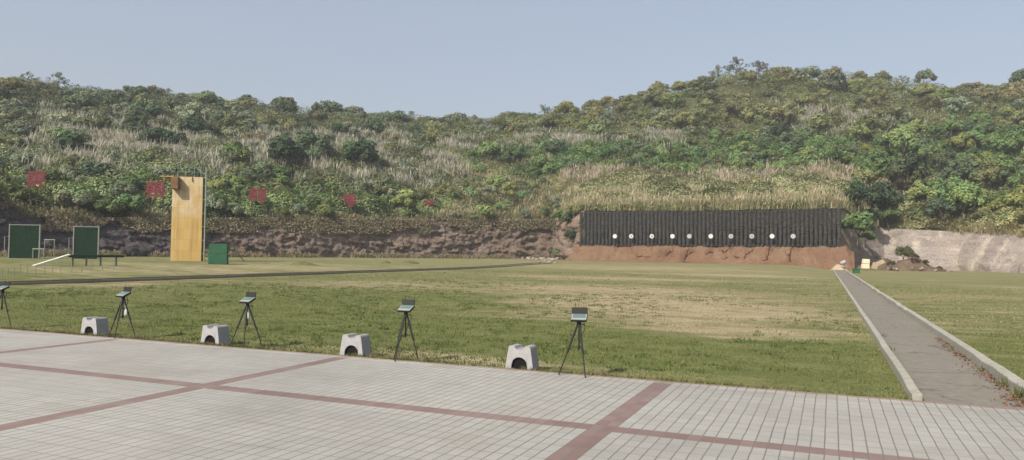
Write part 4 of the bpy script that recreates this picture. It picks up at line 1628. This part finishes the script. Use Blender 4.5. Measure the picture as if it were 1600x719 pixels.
# ------------------------------------------------------------------ undergrowth (uncountable)
def region_colour(u, k, P, r):
    n = len(u)
    base = np.tile(np.array((0.105, 0.115, 0.055)), (n, 1))

    def put(m, c):
        m = np.clip(m, 0, 1)[:, None]
        return base * (1 - m) + np.array(c) * m
    base = put(smooth(2.9, 3.2, k) * smooth(820, 960, u), (0.098, 0.108, 0.047))
    base = put(smooth(2.9, 3.2, k) * smooth(720, 600, u), (0.075, 0.086, 0.050))
    base = put(smooth(2.0, 2.2, k) * smooth(3.0, 2.8, k) * smooth(700, 780, u), (0.080, 0.130, 0.050))
    base = put(smooth(2.2, 2.0, k) * smooth(680, 760, u) * smooth(1360, 1300, u), (0.150, 0.152, 0.078))
    base = put(smooth(1.9, 1.6, k) * smooth(740, 680, u), (0.120, 0.145, 0.065))
    base = put(smooth(1.3, 1.05, k) * smooth(740, 680, u), (0.118, 0.130, 0.066))
    base = put(smooth(1.7, 1.3, k) * smooth(1370, 1430, u), (0.165, 0.155, 0.075))
    base = put(smooth(0.12, 0.3, fbm(P[:, 0] * 0.09, P[:, 1] * 0.09, 4, 3)) * smooth(1.2, 1.6, k), (0.115, 0.118, 0.062))
    base = put(smooth(1.9, 2.3, k) * smooth(3.1, 2.8, k) * smooth(740, 680, u) * smooth(-0.15, 0.15, fbm(P[:, 0] * 0.08, P[:, 1] * 0.08, 11, 2)), (0.135, 0.145, 0.085))
    v = 1 + 0.3 * fbm(P[:, 0] * 0.35, P[:, 1] * 0.35, 2, 3)
    return 1.62 * base * np.array((0.97, 1.05, 1.0)) * (v * (0.7 + 0.6 * r.random(n)))[:, None]


def domes(P, cell, seed):
    """bush shaped mounds: height above the slope, outward direction and a random number per mound"""
    x, y = P[:, 0] / cell, P[:, 1] / cell
    ix, iy = np.floor(x).astype(int), np.floor(y).astype(int)
    best = np.full(len(P), -9.0)
    nx, ny, nz, rid = [np.zeros(len(P)) for _ in range(4)]
    for a in (-1, 0, 1):
        for b in (-1, 0, 1):
            cx_, cy_ = ix + a, iy + b
            h1, h2, h3, h4 = [_hash(cx_ + 1000, cy_ + 1000, np.full(len(P), seed + q, int)) for q in range(4)]
            dx, dy = x - (cx_ + h1), y - (cy_ + h2)
            R = 0.55 + 0.6 * h3
            z = R * R - dx * dx - dy * dy
            hz_ = np.sqrt(np.maximum(z, 0)) * 0.85 - 0.15 + np.minimum(z, 0)
            m = hz_ > best
            best = np.where(m, hz_, best)
            nx, ny = np.where(m, dx / R, nx), np.where(m, dy / R, ny)
            rid = np.where(m, h4, rid)
    nz = np.sqrt(np.clip(1 - nx * nx - ny * ny, 0.05, 1))
    return np.clip(best, 0, 2) * cell, np.stack([nx, ny, nz], 1), rid


r = np.random.default_rng(21)
n = 600000
u = -60 + 1740 * r.random(n)
k = 1.0 + 3.08 * r.random(n) ** 0.9
P = hill(u, k)
hd_, nd_, rid = domes(P, 3.4, 3)
hcap = hd_ * (smooth(0.98, 1.35, k) * 0.75 + 0.3)
C = P.copy()
C[:, 2] += hcap * r.random(n) ** 0.3 + 0.1 * r.normal(size=n)
Nn = norm(1.7 * nd_ + 0.5 * r.normal(size=(n, 3)))
V, F = leaf_quads(C, Nn, 0.09 + 0.13 * r.random(n), r)
tag(link("undergrowth", mesh_data("undergrowth", V, F, MATS["stuff_leaf"], region_colour(u, k, P, r) * ((0.78 + 0.44 * rid)[:, None] * np.stack([0.93 + 0.14 * ((rid * 7.3) % 1), np.ones(n), 0.9 + 0.2 * ((rid * 3.7) % 1)], 1)))), "low mixed undergrowth covering the hillside", "undergrowth", None, "stuff")


def tall_grass(name, u, k, height, cols, plume, lab, seed, blades=14, plumes=4, spread=0.55, lift=0.0, P=None):
    """clumps of arching blades with feathery plumes"""
    r = np.random.default_rng(seed)
    P = hill(u, k) if P is None else P
    P[:, 2] += lift
    nc = len(P)
    hh = height * (0.4 + 0.85 * r.random(nc))
    VS, FS, CS = [], [], []
    b0 = 0
    for kind, cnt in (("b", blades), ("p", plumes)):
        m = nc * cnt
        if m == 0:
            continue
        base = np.repeat(P, cnt, 0) + np.stack([r.normal(0, spread * 0.45, m), r.normal(0, spread * 0.45, m), np.zeros(m)], 1)
        H_ = np.repeat(hh, cnt) * (0.6 + 0.45 * r.random(m)) if kind == "b" else np.repeat(hh, cnt) * (1.0 + 0.28 * r.random(m))
        a = r.random(m) * 2 * math.pi
        lean = (0.15 + 0.6 * r.random(m)) * (1.0 if kind == "b" else 0.5)
        dx, dy = np.cos(a) * lean, np.sin(a) * lean
        w = (0.024 + 0.022 * r.random(m)) if kind == "b" else (0.035 + 0.045 * r.random(m))
        wa = a + math.pi / 2 + r.normal(0, 0.6, m)
        W_ = np.stack([np.cos(wa) * w, np.sin(wa) * w, np.zeros(m)], 1)
        lo = 0.0 if kind == "b" else 0.62
        pts = []
        for t in ((lo, lo + (1 - lo) * 0.55, 1.0)):
            pts.append(base + np.stack([dx * t * t * H_, dy * t * t * H_, H_ * (t - 0.25 * lean * t * t)], 1))
        ws = (0.8, 1.0, 0.25) if kind == "b" else (0.45, 1.0, 0.35)
        Vv = np.stack([pts[0] - W_ * ws[0], pts[0] + W_ * ws[0], pts[1] - W_ * ws[1], pts[1] + W_ * ws[1], pts[2] - W_ * ws[2], pts[2] + W_ * ws[2]], 1)
        idx = b0 + np.arange(m)[:, None] * 6
        f1 = np.stack([idx[:, 0], idx[:, 0] + 1, idx[:, 0] + 3, idx[:, 0] + 2], 1)
        f2 = np.stack([idx[:, 0] + 2, idx[:, 0] + 3, idx[:, 0] + 5, idx[:, 0] + 4], 1)
        VS.append(Vv.reshape(-1, 3))
        FS.append(np.stack([f1, f2], 1).reshape(-1, 4))
        if kind == "b":
            ci = np.repeat(r.integers(0, len(cols), nc), cnt)
            c = np.array(cols)[ci] * (0.7 + 0.6 * r.random(m))[:, None]
        else:
            ci = r.integers(0, len(plume), m)
            c = np.array(plume)[ci] * (0.8 + 0.4 * r.random(m))[:, None]
        CS.append(np.repeat(c, 2, 0))
        b0 += 6 * m
    tag(link(name, mesh_data(name, np.concatenate(VS), np.concatenate(FS), MATS["blade"], np.concatenate(CS))), lab, "grass", None, "stuff")


def pick(n, parts, seed, thr=-0.08, fr=0.16):
    r = np.random.default_rng(seed)
    us, ks = [], []
    tot = sum(p[4] for p in parts)
    for (u0, u1, k0, k1, w) in parts:
        m = int(n * w / tot)
        uu_ = u0 + (u1 - u0) * r.random(m * 3)
        kk_ = k0 + (k1 - k0) * r.random(m * 3)
        uu_ = uu_ + r.normal(0, 14, m * 3)
        kk_ = np.maximum(kk_ + r.normal(0, 0.06, m * 3) * (k0 > 1.1), 1.0)
        Pq = hill(uu_, kk_)
        keep = fbm(Pq[:, 0] * fr, Pq[:, 1] * fr, seed, 2) > thr
        us.append(uu_[keep][:m])
        ks.append(kk_[keep][:m])
    return np.concatenate(us), np.concatenate(ks)


PLUME = [(0.44, 0.42, 0.35), (0.38, 0.37, 0.29), (0.46, 0.42, 0.36)]
u, k = pick(7400, [(700, 1335, 1.03, 1.6, 5), (690, 1340, 1.5, 2.22, 7), (700, 880, 1.2, 2.85, 4)], 61, -0.45)
tall_grass("tan_grass", u, k, 1.5, [(0.40, 0.36, 0.215), (0.35, 0.335, 0.185), (0.42, 0.375, 0.235), (0.28, 0.30, 0.15)], [(0.48, 0.43, 0.29), (0.43, 0.38, 0.24)], "tall tan grass on the terrace above the tyre wall", 62, 34, 7, 0.8)
u, k = pick(620, [(880, 1010, 1.85, 2.15, 3), (1100, 1350, 1.75, 2.2, 5), (1320, 1400, 1.6, 2.1, 2)], 63)
tall_grass("silver_grass", u, k, 2.0, [(0.34, 0.31, 0.17), (0.36, 0.31, 0.18)], [(0.47, 0.40, 0.32), (0.44, 0.38, 0.29)], "pinkish plumed grass along the back of the terrace", 64, 30, 14, 1.1)
u, k = pick(3000, [(615, 1060, 2.92, 3.10, 6), (370, 620, 2.72, 3.0, 4), (60, 350, 2.45, 3.0, 4), (0, 720, 2.1, 2.5, 5), (1215, 1340, 3.22, 3.36, 2), (1340, 1470, 3.05, 3.2, 1), (600, 720, 2.5, 2.95, 2), (60, 340, 2.95, 3.3, 4), (380, 640, 3.0, 3.2, 4)], 65, -0.02, 0.2)
tall_grass("plume_grass", u, k, 2.3, [(0.25, 0.27, 0.15), (0.28, 0.28, 0.17), (0.22, 0.25, 0.13)], PLUME, "silvery plumed grass in bands across the hill", 66, 34, 11, 1.0)
u, k = pick(1300, [(-40, 870, 1.0, 1.22, 5), (1395, 1680, 1.0, 1.5, 5), (250, 740, 1.3, 1.9, 3)], 67)
tall_grass("dry_grass", u, k, 0.9, [(0.29, 0.235, 0.14), (0.26, 0.235, 0.115), (0.31, 0.26, 0.15), (0.19, 0.20, 0.08)], [(0.34, 0.28, 0.19)], "dry grass hanging on the rim of the rock faces", 68, 30, 3, 0.8)

r = np.random.default_rng(171)
nw = 1500
uw = -60 + 940 * r.random(nw)
Aw = np.stack([np.interp(uw, NX, PK[0, :, c]) for c in range(3)], -1)
Aw[:, :2] += np.array((0.9, -0.35)) * (0.2 + np.abs(r.normal(0, 0.8, nw)))[:, None]
Aw = Aw[fbm(Aw[:, 1] * 0.3, Aw[:, 0] * 0.1, 8, 3) > -0.12]
Aw[:, 2] = gz(Aw[:, 0], Aw[:, 1])
tall_grass("base_weeds", None, None, 0.6, [(0.26, 0.215, 0.13), (0.20, 0.185, 0.09), (0.30, 0.24, 0.16), (0.14, 0.155, 0.06)], [(0.32, 0.26, 0.18)], "dry weeds along the foot of the brown rock face", 172, 26, 2, 0.8, 0.0, Aw)

# dry creepers over the upper rock
r = np.random.default_rng(77)
n = 44000
u = -40 + 930 * r.random(n)
v = 0.62 + 0.44 * r.random(n) ** 0.7
A = np.stack([np.interp(u, NX, PK[0, :, c]) for c in range(3)], -1)
B = np.stack([np.interp(u, NX, PK[1, :, c]) for c in range(3)], -1)
P = A + (B - A) * v[:, None]
mask = fbm(P[:, 0] * 0.25 + P[:, 1] * 0.2, P[:, 2] * 0.5, 3, 3) + (v - 0.75) * 1.2 > 0.0
P = P[mask]
nrm = norm(np.stack([P[:, 0] * 0 + 0.75, P[:, 0] * 0 - 0.6, 0 * P[:, 0] + 0.3], 1))
P = P + nrm * (0.45 + 0.5 * r.random(len(P)))[:, None]
V, F = leaf_quads(P, norm(nrm + 0.8 * r.normal(size=P.shape)), 0.07 + 0.11 * r.random(len(P)), r)
cc = np.array([(0.24, 0.185, 0.14), (0.18, 0.165, 0.09), (0.27, 0.21, 0.155), (0.13, 0.145, 0.06)])[r.integers(0, 4, len(P))] * (0.7 + 0.6 * r.random(len(P)))[:, None]
tag(link("creeper", mesh_data("creeper", V, F, MATS["stuff_leaf"], cc)), "dry brown creepers over the upper rock face", "creeper", None, "stuff")

for q_, (bx_, by_, bs_) in enumerate(((1392, 419, 0.22), (1428, 421, 0.26), (1448, 423, 0.20), (1468, 424, 0.16))):
    p = ground_depth(bx_, 93)
    plant("bush", p + np.array((0, 0, max(0.2, 1.5 - 0.03 * abs(bx_ - 1425)))) , bs_, (0.085, 0.078, 0.045), ("small dry brush at the left end of the long dark heap", "withered brush in the middle of the long dark heap",
          "small withered brush right of the middle of the long dark heap", "lowest dry brush at the right end of the long dark heap")[q_], "bush", "dry brush on the dark heap", "bush", var=q_)
for q_ in range(14):
    hx_ = 1385 + 100 * random.random()
    p = ground_depth(hx_, 91.5 + random.random())
    o = link("rock", RM[q_ % 6], None, p + np.array((0, 0, 0.1 + 0.35 * random.random() * (1 - abs(hx_ - 1425) / 70))), random.random() * 6)
    v_ = 0.3 + 0.45 * random.random()
    o.scale = (v_, v_ * 0.8, v_ * 0.8)
    tag(o, "brown clod of earth and stone on the long dark heap before the cut rock", "clod", "clods on the dark heap")
# brush on the long heap
p = ground_depth(1412, 95)
plant("bush", p + np.array((0, 0.0, 1.1)), 0.55, (0.085, 0.095, 0.045), "half dry brush on top of the long dark heap", "bush", None, "bush", var=2)

# ------------------------------------------------------------------ grass blades on the lawn (uncountable)
def lawn_blades():
    r = np.random.default_rng(91)
    Vs, Fs, Cs = [], [], []
    b0 = 0
    for (y0, y1, x0, x1, dens, hgt, wid) in ((9.58, 13, -19, 0.82, 900, 0.038, 0.006), (13, 20, -24, 0.8, 420, 0.042, 0.009), (20, 34, -28.5, 0.7, 130, 0.048, 0.014),
                                             (34, 60, -28.5, 0.5, 34, 0.055, 0.028), (10.5, 22, 2.25, 9, 380, 0.05, 0.009), (22, 50, 2.1, 16, 90, 0.06, 0.017)):
        n = int((y1 - y0) * (x1 - x0) * dens * 0.8)
        x = x0 + (x1 - x0) * r.random(n)
        y = y0 + (y1 - y0) * r.random(n)
        dens_n = fbm(x * 1.1, y * 1.1, 1, 3) + 0.35 * fbm(x * 5, y * 5, 2, 2)
        dry = np.zeros(n)
        for (cx_, cy_, sx_, sy_, ro, gn) in DRY:
            dx, dy = x - cx_, y - cy_
            c, s = math.cos(ro), math.sin(ro)
            uu_, vv_ = (dx * c + dy * s) / sx_, (-dx * s + dy * c) / sy_
            dry += gn * np.exp(-(uu_ ** 2 + vv_ ** 2))
        dry += 0.9 * fbm(x * 0.2, y * 0.4, 5, 3) + 0.25 * r.normal(size=n)
        keep = r.random(n) < np.clip(0.75 + 0.6 * dens_n - 0.35 * dry, 0.15, 1)
        x, y, dry, dn = x[keep], y[keep], dry[keep], dens_n[keep]
        n = len(x)
        z = gz(x, y) + 0.03 * fbm(x * .25, y * .25)
        h = 0.62 * hgt * (0.5 + 0.9 * r.random(n)) * (1 + 0.5 * dn)
        a = r.random(n) * 2 * math.pi
        w = wid * (0.7 + 0.6 * r.random(n))
        ln = (0.3 + 0.6 * r.random(n)) * h
        la = r.random(n) * 2 * math.pi
        B = np.stack([x, y, z - 0.004], 1)
        Wv = np.stack([np.cos(a) * w, np.sin(a) * w, 0 * w], 1)
        T = B + np.stack([np.cos(la) * ln, np.sin(la) * ln, h], 1)
        Vs.append(np.stack([B - Wv, B + Wv, T], 1).reshape(-1, 3))
        Fs.append(b0 + np.arange(3 * n).reshape(n, 3))
        b0 += 3 * n
        f = smooth(-0.2, 0.6, dry)[:, None]
        g = np.array((0.125, 0.148, 0.052)) * ((0.6 + 0.7 * r.random(n)) * (1 + 0.45 * dn))[:, None]
        d = np.array((0.25, 0.215, 0.13)) * (0.7 + 0.6 * r.random(n))[:, None]
        Cs.append(g * (1 - f) + d * f)
    tag(link("lawn_grass", mesh_data("lawn_grass", np.concatenate(Vs), np.concatenate(Fs), MATS["stuff_leaf"], np.concatenate(Cs))),
        "short mown grass of the range", "grass", None, "stuff")


lawn_blades()


def tufts(name, lab, P, hgt, nb, wid, colr, seed, spread):
    r = np.random.default_rng(seed)
    m = len(P) * nb
    B = np.repeat(P, nb, 0) + np.stack([r.normal(0, spread, m), r.normal(0, spread * 0.7, m), np.zeros(m)], 1)
    h = np.repeat(hgt * (0.5 + r.random(len(P))), nb) * (0.5 + 0.6 * r.random(m))
    a, la = r.random(m) * 6.28, r.random(m) * 6.28
    Wv = np.stack([np.cos(a) * wid, np.sin(a) * wid, 0 * a], 1)
    T = B + np.stack([np.cos(la) * h * 0.7, np.sin(la) * h * 0.7, h], 1)
    V = np.stack([B - Wv, B + Wv, T], 1).reshape(-1, 3)
    c = np.repeat(np.array(colr)[r.integers(0, len(colr), len(P))], nb, 0) * (0.7 + 0.6 * r.random(m))[:, None]
    tag(link(name, mesh_data(name, V, np.arange(3 * m).reshape(m, 3), MATS["stuff_leaf"], c)), lab, "grass", None, "stuff")


r = np.random.default_rng(401)
n = 2600
ex = -20 + 20.8 * r.random(n)
keep = fbm(ex * 1.3, 2.0, 6, 3) + 0.25 * r.normal(size=n) > -0.12
ex = ex[keep]
ey = 9.60 - 0.05 * np.clip(fbm(ex * 0.9, 1.0, 3, 3) + 0.2, 0, 1) - 0.03 * r.random(len(ex))
tufts("edge_grass", "ragged grass creeping over the paving edge", np.stack([ex, ey, np.full(len(ex), 0.03)], 1), 0.05, 9, 0.004, [(0.12, 0.14, 0.05), (0.20, 0.18, 0.09), (0.24, 0.20, 0.12), (0.09, 0.115, 0.04)], 402, 0.025)
n = 5200
wx, wy = -26 + 26.6 * r.random(n), 9.8 + 26 * r.random(n) ** 1.6
keep = fbm(wx * 0.35, wy * 0.35, 9, 3) + 0.12 * r.normal(size=n) > 0.08
wx, wy = wx[keep], wy[keep]
tufts("lawn_weeds", "darker weed tufts in the lawn", np.stack([wx, wy, gz(wx, wy) + 0.03 * fbm(wx * .25, wy * .25)], 1), 0.055, 14, 0.008, [(0.075, 0.105, 0.035), (0.10, 0.13, 0.045), (0.065, 0.09, 0.03)], 403, 0.07)

# reddish leaf litter and weeds by the right kerb
r = np.random.default_rng(55)
n = 750
y = 9.7 + 7.5 * r.random(n) ** 1.7
x = 2.03 - 0.0085 * (y - 9.6) - np.abs(r.normal(0, 0.10, n)) * (1.4 - (y - 9.7) / 9) - 0.01
ok = x > 1.2
x, y = x[ok], y[ok]
C = np.stack([x, y, 0.034 + 0.012 * r.random(len(x))], 1)
V, F = leaf_quads(C, norm(r.normal(size=C.shape) * 0.35 + np.array((0, 0, 1.0))), 0.010 + 0.016 * r.random(len(x)), r)
cc = np.array([(0.19, 0.085, 0.055), (0.15, 0.075, 0.05), (0.12, 0.07, 0.05), (0.22, 0.13, 0.08)])[r.integers(0, 4, len(x))]
tag(link("leaf_litter", mesh_data("leaf_litter", V, F, MATS["stuff_leaf"], cc)), "reddish brown leaf litter along the right kerb of the path", "leaf litter", None, "stuff")
VS, FS, CS, b0 = [], [], [], 0
for (x_, y_, nn, hh) in ((2.0, 10.4, 60, .16), (1.98, 11.3, 40, .13), (2.0, 9.9, 40, .12), (1.96, 12.6, 24, .1), (0.9, 14.5, 24, .09), (0.95, 17, 20, .08), (1.94, 15.5, 20, .09)):
    B = np.stack([x_ + r.normal(0, 0.05, nn), y_ + r.normal(0, 0.10, nn), np.full(nn, 0.03)], 1)
    a = r.random(nn) * 6.28
    T = B + np.stack([np.cos(a) * .05, np.sin(a) * .05, hh * (0.4 + 0.7 * r.random(nn))], 1)
    Wv = np.stack([np.sin(a) * .006, -np.cos(a) * .006, 0 * a], 1)
    VS.append(np.stack([B - Wv, B + Wv, T], 1).reshape(-1, 3))
    FS.append(b0 + np.arange(3 * nn).reshape(nn, 3))
    b0 += 3 * nn
    CS.append(np.array((0.10, 0.115, 0.04)) * (0.7 + 0.6 * r.random(nn))[:, None])
tag(link("weeds", mesh_data("weeds", np.concatenate(VS), np.concatenate(FS), MATS["stuff_leaf"], np.concatenate(CS))), "small weeds at the foot of the path kerbs", "weeds", None, "stuff")

# ------------------------------------------------------------------ light, sky, camera
SUN_EL = rad(41)
SUN_DIR = np.array((-0.30, -0.95))
SUN_DIR = SUN_DIR / np.linalg.norm(SUN_DIR)
to_sun = Vector((SUN_DIR[0] * math.cos(SUN_EL), SUN_DIR[1] * math.cos(SUN_EL), math.sin(SUN_EL)))
sd = bpy.data.lights.new("sun", "SUN")
sd.energy = 4.6
sd.angle = rad(0.55)
sd.color = (1.0, 0.93, 0.82)
so = bpy.data.objects.new("sun", sd)
COL.objects.link(so)
so.rotation_euler = to_sun.to_track_quat("Z", "Y").to_euler()

w = bpy.data.worlds.new("World")
scene.world = w
w.use_nodes = True
nt = w.node_tree
nt.nodes.clear()
o = nt.nodes.new("ShaderNodeOutputWorld")
bg = nt.nodes.new("ShaderNodeBackground")
sk = nt.nodes.new("ShaderNodeTexSky")
sk.sky_type = "NISHITA"
sk.sun_disc = False
sk.sun_elevation = SUN_EL
sk.sun_rotation = math.atan2(SUN_DIR[0], SUN_DIR[1])
sk.altitude = 50
sk.air_density = 1.0
sk.dust_density = 6.0
sk.ozone_density = 1.5
veil = nt.nodes.new("ShaderNodeMix")            # thin high cloud veil over the clear sky
veil.data_type = "RGBA"
veil.inputs[0].default_value = 0.38
veil.inputs[7].default_value = (4.2, 4.5, 5.0, 1)
nt.links.new(sk.outputs[0], veil.inputs[6])
nt.links.new(veil.outputs[2], bg.inputs[0])
bg.inputs[1].default_value = 0.115
nt.links.new(bg.outputs[0], o.inputs[0])

m = MB()
m.box((0, 150, 42.0), (1230, 930, 88.0))
hz = m.build("haze", None)
hm = bpy.data.materials.new("haze")
hm.use_nodes = True
hm.node_tree.nodes.clear()
ho = hm.node_tree.nodes.new("ShaderNodeOutputMaterial")
hv = hm.node_tree.nodes.new("ShaderNodeVolumePrincipled")
hv.inputs["Color"].default_value = (0.86, 0.90, 0.96, 1)
hv.inputs["Density"].default_value = 0.00045
hm.node_tree.links.new(hv.outputs[0], ho.inputs["Volume"])
hz.data.materials.append(hm)
tag(hz, "thin bluish daylight haze", None, None, "stuff")

cam = bpy.data.cameras.new("camera")
co = bpy.data.objects.new("camera", cam)
COL.objects.link(co)
cam.sensor_fit = "HORIZONTAL"
cam.sensor_width = 36
cam.lens = 36 * FPX / W
cam.clip_end = 3000
cam.clip_start = 0.05
mw = Matrix.Identity(4)
for a in range(3):
    for b in range(3):
        mw[a][b] = M[a][b]
mw.translation = Vector(EYE)
co.matrix_world = mw
scene.camera = co

vs = scene.view_settings
vs.view_transform = "Standard"
vs.look = "None"
vs.exposure = 0.45
vs.gamma = 1.0
vs.use_curve_mapping = False
scene.cycles.max_bounces = 5
scene.cycles.diffuse_bounces = 3
scene.cycles.transparent_max_bounces = 4
